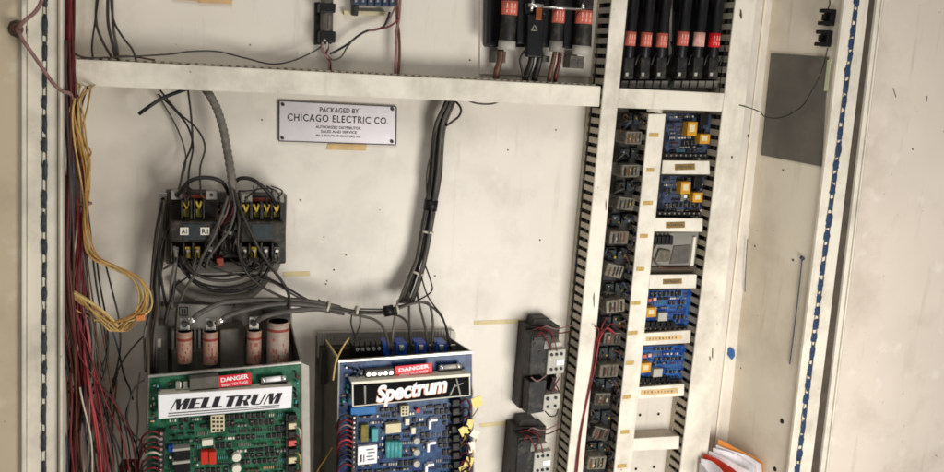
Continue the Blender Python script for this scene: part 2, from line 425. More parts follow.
# screw holes of the right wall
def on_wall(u, v):          # point of the right wall seen at the pixel
    d = P(u, v, 0) - CAM
    tx = wr_t + (wr_b - wr_t) * .5
    n = Vector((1, 0, 0)); pl = wr_t.copy(); e = (wr_b - wr_t); nn = e.cross(Vector((0, 1, 0))).normalized()
    t = (pl - CAM).dot(nn) / d.dot(nn)
    return CAM + d * t
for u, v, r in ((782, 421, .0055), (775, 469, .005), (755, 246, .002), (793, 260, .0025), (741, 368, .0016), (783, 170, .0018)):
    p = on_wall(u, v); MB().use('black').cyl(p + Vector((.001, 0, 0)), p - Vector((.0006, 0, 0)), r, 14).build('screw_hole', cab)
for u, v, r in ((640, 415, 1.3), (658.6, 414, 1.3), (636, 469, 1.3), (654, 467, 1.3), (334, 270, .9), (326, 284, .9), (346, 255, .8), (324, 237, .7), (327, 281, .7), (435, 276, .9), (431, 190, .6), (508, 150, .7), (300, 200, .7), (262, 120, .8), (470, 60, .8), (250, 45, .7), (540, 240, .8), (380, 210, .5), (556, 130, .7)):
    MB().use('black').disc(u, v, -.0008, r, .0006, 10).build('screw_hole', cab)

# ------------------------------------------------------------------ wiring ducts
def duct(name, label, A0, A1, B0, B1, Yf, pitch_px=9.2, ends=True, side=(True, True), seed=1, cover_mat='duct_cover', nw=6, proud=0.0, group='wiring ducts'):
    """A and B are the two long edges of the cover; fingers run along both"""
    a0, a1, b0, b1 = (P(*q, Yf) for q in (A0, A1, B0, B1))
    t = thing(name, label, 'wiring duct', Vector(((a0.x + b1.x) / 2, 0, min(a0.z, a1.z, b0.z, b1.z))), group)
    m = MB().use(cover_mat); m.hexa([a0, a1, b1, b0], [p + Vector((0, .005, 0)) for p in (a0, a1, b1, b0)]); m.build('cover', t, .0015)
    L_ = (a1 - a0).length; d = (a1 - a0) / L_; inn = (b0 - a0); W_ = inn.length; inn /= W_
    m = MB().use('duct_side'); th = .0022
    def bar(o, s0, s1, y0, y1, w):
        q = [o + d * s0, o + d * s1, o + d * s1 + w, o + d * s0 + w]
        m.hexa([Vector((p.x, y0, p.z)) for p in q], [Vector((p.x, y1, p.z)) for p in q])
    pitch = pitch_px * (P(A0[0] + 1, A0[1], Yf) - a0).length
    for on, o, w in ((side[0], a0 + inn * (.002 - proud), inn * th), (side[1], b0 - inn * .002, -inn * th)):
        if not on: continue
        bar(o, 0, L_, -.012, -.001, w)
        k = 0
        while k * pitch + pitch * .55 < L_:
            bar(o, k * pitch, k * pitch + pitch * .55, Yf + .0055, -.0125, w); k += 1
    bar(a0 + inn * .005, 0, L_, -.004, -.0012, inn * (W_ - .01))
    m.build('slotted_base', t)
    random.seed(seed)
    for k in range(nw):
        f = (k + .5) / nw; yy = -.012 - .03 * random.random()
        pts = []
        for i in range(9):
            s_ = i / 8; p = a0 + d * (L_ * s_) + inn * (W_ * (f * .8 + .1) + random.uniform(-.002, .002)); pts.append(Vector((p.x, yy + random.uniform(-.003, .003), p.z)))
        MB().use(random.choice(['w_black', 'w_char', 'w_black', 'w_brown'])).tube(pts, .0042, 6, 3).build('wire', t)
    return t
E_ = edge
duct('wiring_duct', 'long cream horizontal wiring duct below the two small devices and above the nameplate', (75, 59), (601, 86.2), (74.5, 85.5), (599.5, 106.8), -.06, seed=11, proud=.0045)
duct('wiring_duct', 'short cream horizontal duct directly under the six red banded fuses', (618, 88), (724.5, 93.2), (616, 107.8), (722, 111.6), -.058, seed=12)
duct('wiring_duct', 'cream vertical duct with open slots between the nameplate panel and the relay column', (E_(612,0,567,472,-100), -100), (E_(612,0,567,472,590), 590), (E_(628,0,583,472,-100), -100), (E_(628,0,583,472,590), 590), -.066, seed=13)
duct('wiring_duct', 'cream vertical duct with ochre tape labels between relay column and circuit boards', (649, 114), (E_(649,115,614,472,590), 590), (666, 114), (E_(666,115,631,472,590), 590), -.066, seed=14)
duct('wiring_duct', 'wide plain vertical duct beside the inner side wall', (E_(736,0,680,472,-100), -100), (E_(736,0,680,472,590), 590), (E_(757,0,706,472,-100), -100), (E_(757,0,706,472,590), 590), -.06, seed=15)
for u, v, w, h in ((749, 136, 1.6, 2.2), (741, 14, 1.5, 5), (752, 8, 1.2, 3), (712.5, 353, .8, 7), (710, 359, .7, 3), (732, 157, 1.0, 1.6), (606, 205, .6, 6), (594, 300, .8, 9)):
    random.seed(int(u)); Yq = -.0605 if u > 650 else -.0665
    if u > 748: Yq = -.0006
    q = [(u + math.cos(t) * w * random.uniform(.6, 1.1), v + math.sin(t) * h * random.uniform(.7, 1.1)) for t in [k * .7 for k in range(9)]]
    MB().use('w_brown').slab(q, Yq - .0003, Yq + .0003).build('paint_chip', cab)
# short label ducts between the boards
cp = [((663, 160.5), (709.5, 161), (710, 174.5), (662, 174), (675, 695, 164, 170), 'under the upper dark board with yellow relays'),
      ((655.5, 218), (703, 218.6), (702.5, 232), (654.5, 231.5), (666, 685, 222, 228), 'between second dark board and the grey power supply'),
      ((650, 274.8), (697, 274.4), (696, 288.3), (649, 288.8), (663, 682, 279, 284), 'between the grey power supply and the upper blue board'),
      ((644, 333.3), (691, 330.2), (690, 343), (642.5, 345.5), (646, 682, 337, 341), 'between the two bright blue boards'),
      ((639, 387.4), (684.5, 384), (684, 396), (638, 399), (641, 678, 390, 395), 'under the lower blue board with a long brown tape'),
      ((633, 438.8), (679.5, 436.2), (679, 449), (632, 451), None, 'lowest and blank, between the two empty bays')]
for i, (a, b, c, d, tp, txt) in enumerate(cp):
    o = thing('label_rail', 'short cream cross rail ' + txt, 'label rail', P((a[0]+d[0])/2, d[1], 0), 'cream cross rails between the boards')
    MB().use('duct_cover').slab([a, b, c, d], -.05, -.046).build('cover', o, .001)
    m = MB().use('duct_side'); m.slab([(a[0]+1, a[1]+1), (b[0]-1, b[1]+1), (b[0]-1, b[1]+2.2), (a[0]+1, a[1]+2.2)], -.0455, -.001)
    m.slab([(d[0]+1, d[1]-2.2), (c[0]-1, c[1]-2.2), (c[0]-1, c[1]-1), (d[0]+1, d[1]-1)], -.0455, -.001); m.build('base', o)
    if tp:
        MB().use('tape_brown' if i in (0, 1, 2) else 'tape').slab([(tp[0], tp[2]+.3), (tp[1], tp[2]-.3 - (1.5 if i > 2 else 0)), (tp[1], tp[3]-.3 - (1.5 if i > 2 else 0)), (tp[0], tp[3]+.3)], -.0508, -.0501).build('paper_label', o)
    if tp:
        m = MB().use('ink_soft'); random.seed(60 + i)
        for q in range(9):
            f0 = .1 + q * .09; uu = tp[0] + (tp[1] - tp[0]) * f0; vm_ = (tp[2] + tp[3]) / 2 - (1.5 * f0 if i > 2 else 0)
            m.pbox(uu, vm_ - random.uniform(.7, 1.2), uu + random.uniform(.5, 1.1), vm_ + random.uniform(.7, 1.2), -.0512, -.0509)
        m.build('printing', o)
tp = [(654, 135), (650.5, 170), (648, 203), (644, 236), (640.5, 269), (636, 303), (633, 333), (630, 363), (627, 397), (625, 432), (622, 466)]
nth = ['topmost', 'second from the top', 'third from the top', 'fourth from the top', 'fifth from the top', 'middle one, sixth down', 'fifth from the bottom', 'fourth from the bottom', 'third from the bottom', 'second from the bottom', 'lowest']
for i, (u, v) in enumerate(tp):
    random.seed(i); w = random.uniform(3.6, 5); r = random.uniform(-.03, .03)
    tag(MB().use('tape_ochre').pbox(u - w, v - 1.9, u + w, v + 1.9, -.0668, -.0661, r).build('tape_label'),
        'small ochre tape label on the cream middle duct, ' + nth[i], 'tape label', 'ochre tape labels on the middle duct')

# tapes on the panel, nameplate
tag(MB().use('tape').slab([(328, 143.5), (367, 144.5), (366, 150.5), (326, 149.5)], -.0008, -.0002).build('tape_strip'), 'tan tape strip stuck just under the nameplate', 'tape')
tag(MB().use('tape_pale').slab([(283, 272.3), (310, 271.2), (310, 276), (283, 276.6)], -.0008, -.0002).build('tape_strip'), 'pale tape strip between the contactors and the trunk', 'tape')
tag(MB().use('tape_pale').slab([(474, 321), (525, 318.8), (525, 323), (474, 325)], -.0008, -.0002).build('tape_strip'), 'long tan tape strip above the upper motor starter', 'tape')
tag(MB().use('tape_pale').slab([(480, 423.6), (515, 420.4), (515, 424.8), (480, 427.4)], -.0008, -.0002).build('tape_strip'), 'tan tape strip between blue drive and lower starter', 'tape')
tag(MB().use('tape').slab([(170, -9), (233, -7), (232, 3.6), (199, 2.6), (198, 1), (172, -1)], -.006, -.0002).build('tape_strip'), 'brown label strip at the top edge of the panel', 'label')

np_ = thing('nameplate', 'silver nameplate with dark lettering and four corner screws', 'nameplate', P(338, 144, 0))
MB().use('plate_metal').slab([(279.5, 101), (396, 107), (395.5, 145), (279, 141)], -.004, -.0005).build('plate', np_, .0006)
m = MB().use('brown_plate')
m.slab([(279, 100.3), (396.7, 106.3), (396.7, 107.1), (279, 101.1)], -.0052, -.0041); m.slab([(278.6, 140.6), (396, 144.5), (396, 145.4), (278.6, 141.4)], -.0052, -.0041)
m.slab([(278.6, 101.2), (279.8, 101.2), (279.5, 140.4), (278.3, 140.4)], -.0052, -.0041); m.slab([(396, 107.2), (397, 107.2), (396.4, 144.4), (395.4, 144.4)], -.0052, -.0041)
m.build('rim', np_)
for u, v in ((283, 104.5), (392.5, 109.2), (282.5, 138), (392, 141.5)): MB().use('brown_plate').disc(u, v, -.0065, 1.7, .0022, 10).build('screw', np_)
rr = 0.0
m = MB().use('ink'); ptext(m, 'PACKAGED BY', 320, 108, 359, 113, -.0045, rr, bold=.012); ptext(m, 'CHICAGO ELECTRIC CO.', 288.5, 115.6, 389.5, 122.6, -.0045, rr, bold=.012, space=1.12); m.build('lettering', np_)
m = MB().use('ink_soft'); ptext(m, 'AUTHORIZED DISTRIBUTOR', 316, 126.3, 361, 129, -.0045, rr, bold=.02); ptext(m, 'SALES AND SERVICE', 321, 130.6, 357, 133.2, -.0045, rr, bold=.02); ptext(m, '901 S. ROUTE ST. CHICAGO, ILL.', 316, 135, 361, 137.4, -.0045, rr, bold=.02); m.build('lettering', np_)

# ------------------------------------------------------------------ things of the right wall
pc = [on_wall(772, 53), on_wall(829, 57), on_wall(822, 166.5), on_wall(762, 155)]
m = MB().use('grey_plate'); m.hexa([p - Vector((.003, 0, 0)) for p in pc], [p - Vector((.0006, 0, 0)) for p in pc])
tag(m.build('blanking_plate'), 'dark grey square plate fixed on the inner side wall', 'plate')
pc = [on_wall(829.5, 60), on_wall(833, 60), on_wall(829.5, 91), on_wall(826, 91)]
m = MB().use('pale_green'); m.hexa([p - Vector((.005, 0, 0)) for p in pc], [p - Vector((.0036, 0, 0)) for p in pc])
tag(m.build('tape_strip'), 'pale green tape strip at the edge of the grey plate', 'tape')
def clip(u, v, label):
    p = on_wall(u, v); o = thing('cable_clip', label, 'cable clip', p, 'black clips at the cabinet flange')
    m = MB().use('black'); m.box(p + Vector((-.009, 0, 0)), (.012, .02, .030)); m.build('body', o, .002)
    for s in (-1, 1): MB().use('black').box(p + Vector((-.022, -.002, s * .011)), (.016, .016, .007)).build('prong', o, .001)
    MB().use('black').box(p + Vector((-.018, .004, 0)), (.006, .008, .012)).build('hook', o, .001)
clip(833.5, 18, 'upper black cable clip beside the blue gasket strip')
clip(830, 39, 'lower black cable clip just above the grey plate')
p = on_wall(731.5, 353); 
tag(MB().use('sticker_blue').slab([(728, 349), (731, 347.5), (734.5, 350), (735, 356), (732, 360), (729.5, 357), (727.5, 354)], -.004, -.0005).build('sticker'), 'small torn blue sticker on the panel above the papers', 'sticker')

# papers bottom right
def sheet(name, label, px, ya, yb, matn, t=.0012, cat='paper', bow=.006, seed=0):
    """a slightly curled sheet, top edge from px[0] to px[1]"""
    random.seed(seed + 40)
    A, B_, C_, D_ = [P(u, v, ya if i in (0, 3) else yb) for i, (u, v) in enumerate(px)]
    n = (B_ - A).cross(C_ - A).normalized(); nu, nv = 10, 4; front = []; back = []
    for j in range(nv + 1):
        for i in range(nu + 1):
            f, g = i / nu, j / nv
            p = (A.lerp(B_, f)).lerp(D_.lerp(C_, f), g) + n * (bow * math.sin(math.pi * f) * (1 - .5 * g) + .0012 * math.sin(9 * f + seed) * (1 - g))
            p += (A - D_).normalized() * (.0016 * math.sin(5 * f + seed * 2) if j == 0 else 0)
            front.append(p); back.append(p + n * t)
    w = nu + 1; K = len(front); m = MB().use(matn)
    fs = [(j*w+i, j*w+i+1, (j+1)*w+i+1, (j+1)*w+i) for j in range(nv) for i in range(nu)]
    m.add(front + back, fs + [tuple(K + q for q in reversed(f)) for f in fs] + [(i, K+i, K+i+1, i+1) for i in range(nu)] + [(j*w+nu, K+j*w+nu, K+(j+1)*w+nu, (j+1)*w+nu) for j in range(nv)] + [((j+1)*w, K+(j+1)*w, K+j*w, j*w) for j in range(nv)])
    return tag(m.build(name), label, cat)
sheet('envelope', 'orange envelope tucked behind the papers at the foot of the inner wall', [(718, 440), (763, 463), (764, 520), (712, 510)], -.05, -.135, 'orange_paper', seed=1)
sheet('paper_sheet', 'white paper leaning directly on the orange envelope', [(716, 445), (761, 465), (764, 520), (711, 510)], -.054, -.138, 'white_paper', .003, seed=2)
sheet('paper_sheet', 'creased white paper second from the orange envelope', [(713, 448), (757, 468.5), (761, 520), (709, 512)], -.058, -.14, 'white_paper', .002, bow=.010, seed=3)
sheet('paper_sheet', 'white paper touching the dark red folder', [(709, 452), (752, 473), (756, 530), (704, 515)], -.063, -.143, 'white_paper', .003, bow=.004, seed=4)
sheet('folder', 'dark red folder among the white papers next to the wide duct', [(703.5, 454), (735, 473), (740, 530), (702, 520)], -.07, -.15, 'red_paper', .004, 'folder', seed=5)
sheet('paper_sheet', 'white page in front of the dark red folder, lowest of the stack', [(701, 458.5), (724, 476), (732, 530), (698, 520)], -.074, -.155, 'white_paper', .002, bow=.009, seed=6)
sheet('booklet', 'thin white booklet at the very front of the paper stack', [(699, 464), (713, 480), (722, 530), (697, 520)], -.08, -.16, 'white_paper', .002, 'booklet', bow=.004, seed=7)

# ------------------------------------------------------------------ top row devices
def fuse(parent, u, v0, v1, wpx, Y, body, label_v, labmat, capmat='steel', cap=(0, 0), n=18, lab_r=1.03, bars='label_pale'):
    """cartridge fuse standing upright; sub-parts label and end caps"""
    top, bot = P(u, v0, Y), P(u, v1, Y); top.x = bot.x = (top.x + bot.x) / 2 if False else bot.x
    r = wpx / 2 * (P(u + 1, v1, Y) - bot).length
    x = P(u, (v0 + v1) / 2, Y).x
    def pt(v): return Vector((x, Y, P(u, v, Y).z))
    f = MB().use(body).cyl(pt(v1 - cap[1]), pt(v0 + cap[0]), r, n).build('fuse', parent, .0005)
    WORLD[f.name] = WORLD[parent.name]
    if label_v: 
        m = MB().use(labmat).cyl(pt(label_v[1]), pt(label_v[0]), r * lab_r, n)
        m.build('label', f)
    if bars and label_v:
        m = MB().use(bars)
        for k in range(3):
            a = -math.pi / 2 + (k - 1) * .5 - .15
            for vv0, vv1 in ((.18, .55), (.64, .86)):
                va, vb = label_v[0] + (label_v[1] - label_v[0]) * vv0, label_v[0] + (label_v[1] - label_v[0]) * vv1
                c = (pt(va) + pt(vb)) / 2 + Vector((math.cos(a), math.sin(a), 0)) * r * lab_r
                m.box(c, (r * .16, .0006, abs(pt(va).z - pt(vb).z)))
        m.build('printing', f)
    if cap[0]: MB().use(capmat).cyl(pt(v0 + cap[0]), pt(v0), r * 1.08, n).build('end_cap', f)
    if cap[1]: MB().use(capmat).cyl(pt(v1), pt(v1 - cap[1]), r * 1.08, n).build('end_cap', f)
    return f

for gi, (us, labs, txt) in enumerate((((632, 648, 664), ('label_red',) * 3, 'black three pole fuse block with three bright orange red bands'),
                                      ((684.7, 701, 716.5), ('label_red', 'label_pale', 'danger_red'), 'black three pole fuse block whose middle fuse has a pale faded band'))):
    o = thing('fuse_block', txt, 'fuse block', P(us[1], 86, 0), 'fuse blocks above the relays')
    m = MB().use('black'); m.slab([(us[0] - 8.5, -60), (us[2] + 8.5, -60), (us[2] + 4, 88), (us[0] - 10.5, 88)], -.012, -.001); m.build('base', o, .001)
    for k, u in enumerate(us):
        fuse(o, u, -14, 58, 9.5, -.045, 'black_gloss', (32 + k * .8 , 46 + k * .8), labs[k])
        m = MB().use('charcoal')
        m.slab([(u - 6.5, 57), (u + 3, 57), (u + 1.5, 79), (u - 8, 79)], -.05, -.0125); m.build('fuse_clip', o, .002); MB().use('black').slab([(u - 3.2, -22), (u + 7.5, -22), (u + 5.5, 12), (u - 5, 12)], -.038, -.0125).build('fuse_clip', o, .002)
        m = MB().use('black_gloss'); p0, p1, p2, p3 = P(u + 7, 42, -.03), P(u + 9.5, 52, -.046), P(u + 6, 57, -.05), P(u + 3, 66, -.045); m.tube([p0, p1, p2, p3], .0019, 6); m.build('spring', o)
        MB().use('grey_light').pbox(u - 6.2, 72.5, u - 3.6, 76, -.053, -.0502).build('terminal_screw', o, .0005)
        for a_ in (u - 10, u - 2): MB().use('grey').slab([(a_, 80.8), (a_ + 6.4, 81), (a_ + 5.4, 88), (a_ - 1, 87.8)], -.03, -.0125).build('lug', o, .0006)

fb = thing('fuse_holder', 'large black fuse holder with three red labelled cartridges above the long duct', 'fuse holder', P(540, 80, 0))
m = MB().use('black'); m.slab([(489, -60), (596, -60), (592, 48), (488, 47)], -.03, -.001); m.slab([(488.5, -60), (493, -60), (492, 44), (487, 46)], -.055, -.0305); m.slab([(519, -60), (551, -60), (550, 46), (517, 44)], -.05, -.0305); m.slab([(564, -50), (574, -50), (574, 49), (564, 48)], -.048, -.0305)
m.build('body', fb, .003)
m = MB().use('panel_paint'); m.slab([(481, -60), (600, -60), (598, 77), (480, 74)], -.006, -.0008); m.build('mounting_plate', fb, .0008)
fuse(fb, 509, -20, 50, 15, -.06, 'charcoal', (1, 15), 'label_red', capmat='grey_light', cap=(0, 9))
fuse(fb, 558, -10, 52, 11.5, -.062, 'charcoal', (9, 23), 'label_red', capmat='grey', cap=(0, 11))
fuse(fb, 583.5, -10, 55, 15, -.062, 'charcoal', (10.5, 24), 'label_red', capmat='grey_light', cap=(0, 9))
m = MB().use('black_gloss'); m.slab([(528, 14), (545, 14), (543, 58), (527, 57)], -.066, -.0505); m.slab([(525, 3), (548, 3), (547, 15), (526, 15)], -.06, -.0505); m.build('centre_lug', fb, .003)
m = MB().use('bright_steel'); p = P(543, 7, -.072); q = P(584, 9.5, -.072); m.cyl(p, q, .0022, 10); m.cyl(P(583, 9, -.072), P(583, 3, -.072), .005, 12, .0025); m.cyl(P(528, 5, -.066), P(543, 6, -.07), .004, 10); m.cyl(P(533, 0, -.068), P(531, 11, -.068), .003, 10); m.build('link_bar', fb)
m = MB().use('copper'); m.pbox(536, 8, 542, 20, -.069, -.0662); m.build('bus_tab', fb, .0006)
m = MB().use('grey_light'); 
m.tube([P(534.5, 25, -.0667), P(537.4, 30.5, -.0667)], .0007, 6); m.tube([P(537.4, 30.5, -.0667), P(531.4, 30.5, -.0667)], .0007, 6); m.tube([P(531.4, 30.5, -.0667), P(534.5, 25, -.0667)], .0007, 6)
m.build('triangle_mark', fb)
m = MB().use('grey_dark'); m.pbox(570, 56, 584, 68.5, -.035, -.0065); m.pbox(572, 60, 576, 67, -.0365, -.0352); m.pbox(578, 60, 582, 67, -.0365, -.0352); m.build('terminal', fb, .001)
m = MB().use('grey_dark'); m.pbox(543, 56, 550, 62, -.03, -.0065); m.build('terminal', fb, .001); MB().use('grey_dark').pbox(496, 51, 506, 63, -.04, -.0065).build('terminal', fb, .001)

# small capacitor in a clip, left of centre at the top
o = thing('capacitor', 'small dark cylinder held in a black clip above the long duct', 'capacitor', P(326, 44, 0))
MB().use('charcoal').slab([(315, 2), (333, 2), (332, 44), (314.5, 45)], -.01, -.001).build('clip_base', o, .001)
p0, p1 = P(326.5, 42, -.026), P(327, -8, -.026); MB().use('grey_dark').cyl(p0, p1, .0105, 18).build('can', o, .001)
m = MB().use('black')
for v0, v1 in ((3, 13), (31, 43)): MB().use('black').slab([(320, v0), (336, v0 + .4), (335.5, v1), (319.5, v1 - .5)], -.039, -.0105).build('clamp', o, .002)
MB().use('w_lgrey').pbox(328.5, 15, 330.5, 29, -.0385, -.037).build('label', o)
# terminal block at the top edge
o = thing('terminal_block', 'dark blue terminal block on a cream rail at the top edge', 'terminal block', P(372, 14, 0))
MB().use('ivory').slab([(344, 10.5), (387, 11.5), (386, 15.5), (344, 14.5)], -.012, -.001).build('rail', o, .0008)
m = MB().use('w_blue'); 
for k in range(6): m.slab([(353 + k*7.3, -18), (359.5 + k*7.3, -18), (359.5 + k*7.3, 5 + k*.3), (353 + k*7.3, 4.6 + k*.3)], -.035, -.0125)
m.build('terminal', o, .001)
MB().use('charcoal').slab([(353, 4.8), (359, 5), (358, 16), (353, 15)], -.03, -.0125).build('foot', o, .001)
for k in range(6): MB().use('bright_steel').disc(356 + k*7.3, 1, -.037, 1.3, .0025, 10).build('screw', o)

# ------------------------------------------------------------------ relay column
rl = [(634, 137), (631, 170), (627, 203), (622, 236), (618, 271), (615.5, 305), (613, 338), (609.5, 369), (606, 400), (602, 433), (598.5, 464)]
m = MB().use('black'); m.slab([(630, 108), (647, 108), (610, 500), (585, 500)], -.006, -.001)
tag(m.build('mounting_rail'), 'black mounting rail behind the column of relays', 'rail')
def make_relay(u, v, label, seed):
    random.seed(seed)
    o = thing('relay', label, 'relay', P(u, v + 9, 0), 'plug in relays in one column')
    m = MB().use('socket_black'); m.slab([(u - 12, v - 24), (u + 16, v - 24), (u + 13, v + 10), (u - 15, v + 10)], -.03, -.0065); m.build('socket', o, .0015)
    for a_, b_, c_, d_ in ((-10, -21, -2, -10), (0, -22, 9, -12)): MB().use('socket_blue').pbox(u + a_, v + b_, u + c_, v + d_, -.039, -.0302).build('terminal', o, .001)
    MB().use('charcoal').pbox(u + 9, v - 12, u + 14, v + 8, -.036, -.0302).build('terminal', o, .001)
    for du, dv in ((-7, -18), (-3, -13.5), (3, -19), (7, -15), (-11, -6), (11.5, -8), (11, 0), (10.5, 6)):
        MB().use(random.choice(['bright_steel', 'steel', 'brass'])).disc(u + du, v + dv, -.041, random.uniform(.8, 1.2), .002, 8).build('screw', o)
    du, dv, t = random.uniform(-2.2, 1.5), random.uniform(-2, 2), random.uniform(-.32, .1); u += du; v += dv
    c = MB().use(random.choice(['relay_cover', 'relay_clear', 'relay_smoke'])); x0, x1 = random.uniform(-1, 1), random.uniform(-1.5, 1); c.pbox(u - 9.5 + x0, v - 6, u + 8 + x1, v + 7, -.072, -.0305, t); c = c.build('cover', o, .003); WORLD[c.name] = WORLD[o.name]
    if random.random() < .6: MB().use('w_brown').pbox(u - 5.2, v - 2, u - 3, v + 4, -.0733, -.0722, t).build('coil', c)
    for q in range(random.randint(1, 3)):
        a_, b_ = random.uniform(-6, 4), random.uniform(-3, 2)
        MB().use(random.choice(['grey', 'w_lgrey', 'tape', 'brass'])).pbox(u + a_, v + b_, u + a_ + random.uniform(.6, 2.2), v + b_ + random.uniform(.8, 3.4), -.0735, -.0722, t).build('contact', c)
    if random.random() < .7: MB().use('grey').pbox(u - 8, v - 5.4, u + 6.5, v - 4.9, -.0733, -.0722, t).build('rim', c)
    for a_ in (-7, -2.6, .8, 4.2): MB().use(random.choice(['black', 'charcoal', 'w_brown'])).pbox(u + a_, v - 3.6 - a_ * .1, u + a_ + random.uniform(1, 1.7), v + 5.2 - a_ * .1, -.0736, -.0722, t).build('slot', c)
    for k in range(15):
        du, dv = random.choice([(-7, -18), (-3, -13.5), (3, -19), (7, -15), (-11, -6), (11.5, -8), (11, 0), (10.5, 6)])
        sd = 1 if du > 0 else -1
        MB().use(random.choice(['w_black', 'w_char', 'w_black', 'w_blue', 'w_brown', 'w_grey'])).tube([P(u + du, v + dv, -.041), P(u + du + sd * random.uniform(1, 4), v + dv + random.uniform(-5, 3), -.055), P(u + sd * random.uniform(11, 14), v + dv + random.uniform(-4, 8), -.05), P(u + sd * 15, v + dv + random.uniform(-2, 14), -.034)], random.uniform(.0010, .0017), 6).build('wire', o)
    return o
for i, (u, v) in enumerate(rl):
    make_relay(u, v, 'plug in relay with smoky cover, ' + ['topmost of the column', 'second from the top of the column', 'third from the top of the column', 'fourth from the top of the column', 'fifth from the top of the column',
        'sixth down, just above the red wire cluster', 'with a red wire cluster tied beside it', 'just below the red wire cluster', 'third from the bottom of the column', 'second from the bottom of the column', 'lowest of the column'][i], 300 + i)

# ------------------------------------------------------------------ circuit boards of the right column
def scatter(parent, u0, v0, u1, v1, Yb, n, seed, rot=0, taken=(), weights='ccrrrktd', size=1.0):
    random.seed(seed); occ = list(taken); made = 0; tries = 0
    while made < n and tries < n * 30:
        tries += 1
        k = random.choice(weights)
        w, h = {'c': (random.uniform(4, 7), random.uniform(7, 11)), 'r': (random.uniform(4, 6), 1.5), 'k': (3.2, 3.2), 't': (2.6, 2.2), 'd': (1.8, 5), 'w': (random.uniform(2, 4), random.uniform(2, 4))}[k]
        w *= size; h *= size
        if k in 'cr' and random.random() < .5: w, h = h, w
        u, v = random.uniform(u0 + w/2, u1 - w/2), random.uniform(v0 + h/2, v1 - h/2)
        if any(abs(u - a) < (w + c) / 2 + .3 and abs(v - b) < (h + d) / 2 + .3 for a, b, c, d in occ): continue
        occ.append((u, v, w, h)); made += 1
        if k == 'c':
            m = MB().use('grey_light')
            vert = h > w
            npin = 4
            for q in range(npin):
                t = (q + .5) / npin
                for s in (-1, 1):
                    if vert: m.pbox(u + s*w/2 - .4, v - h/2 + h*t - .35, u + s*w/2 + .4, v - h/2 + h*t + .35, Yb - .0015, Yb - .0002, rot)
                    else: m.pbox(u - w/2 + w*t - .35, v + s*h/2 - .4, u - w/2 + w*t + .35, v + s*h/2 + .4, Yb - .0015, Yb - .0002, rot)
            m.use(random.choice(['black', 'black', 'charcoal', 'socket_black'])); m.pbox(u - w/2 + .2, v - h/2 + .2, u + w/2 - .2, v + h/2 - .2, Yb - .004, Yb - .0008, rot); m.build('chip', parent)
        elif k == 'r':
            m = MB().use(random.choice(['tape', 'teal_part', 'w_brown', 'charcoal', 'grey_light', 'w_blue', 'w_grey'])); 
            a, b = (P(u - w/2, v, Yb - .0022), P(u + w/2, v, Yb - .0022)) if w > h else (P(u, v - h/2, Yb - .0022), P(u, v + h/2, Yb - .0022))
            m.cyl(a, b, .0014, 8); m.build('resistor', parent)
        elif k == 'k':
            m = MB().use(random.choice(['grey', 'w_blue', 'charcoal', 'black', 'teal_part', 'w_grey'])); c = P(u, v, Yb)
            m.cyl((c.x, Yb - .0002, c.z), (c.x, Yb - .011, c.z), .0026 * size, 12); m.build('capacitor', parent, .0004)
        elif k == 't':
            MB().use(random.choice(['black', 'charcoal', 'steel'])).pbox(u - w/2, v - h/2, u + w/2, v + h/2, Yb - .006, Yb - .0002, rot).build('transistor', parent, .0005)
        elif k == 'd':
            MB().use(random.choice(['offwhite', 'grey', 'charcoal', 'teal_part', 'black'])).pbox(u - w/2, v - h/2, u + w/2, v + h/2, Yb - .003, Yb - .0002, rot).build('diode', parent)
        else:
            MB().use(random.choice(['offwhite', 'grey', 'fuse_red', 'ivory', 'steel', 'black'])).pbox(u - w/2, v - h/2, u + w/2, v + h/2, Yb - .004, Yb - .0002, rot).build('component', parent, .0004)

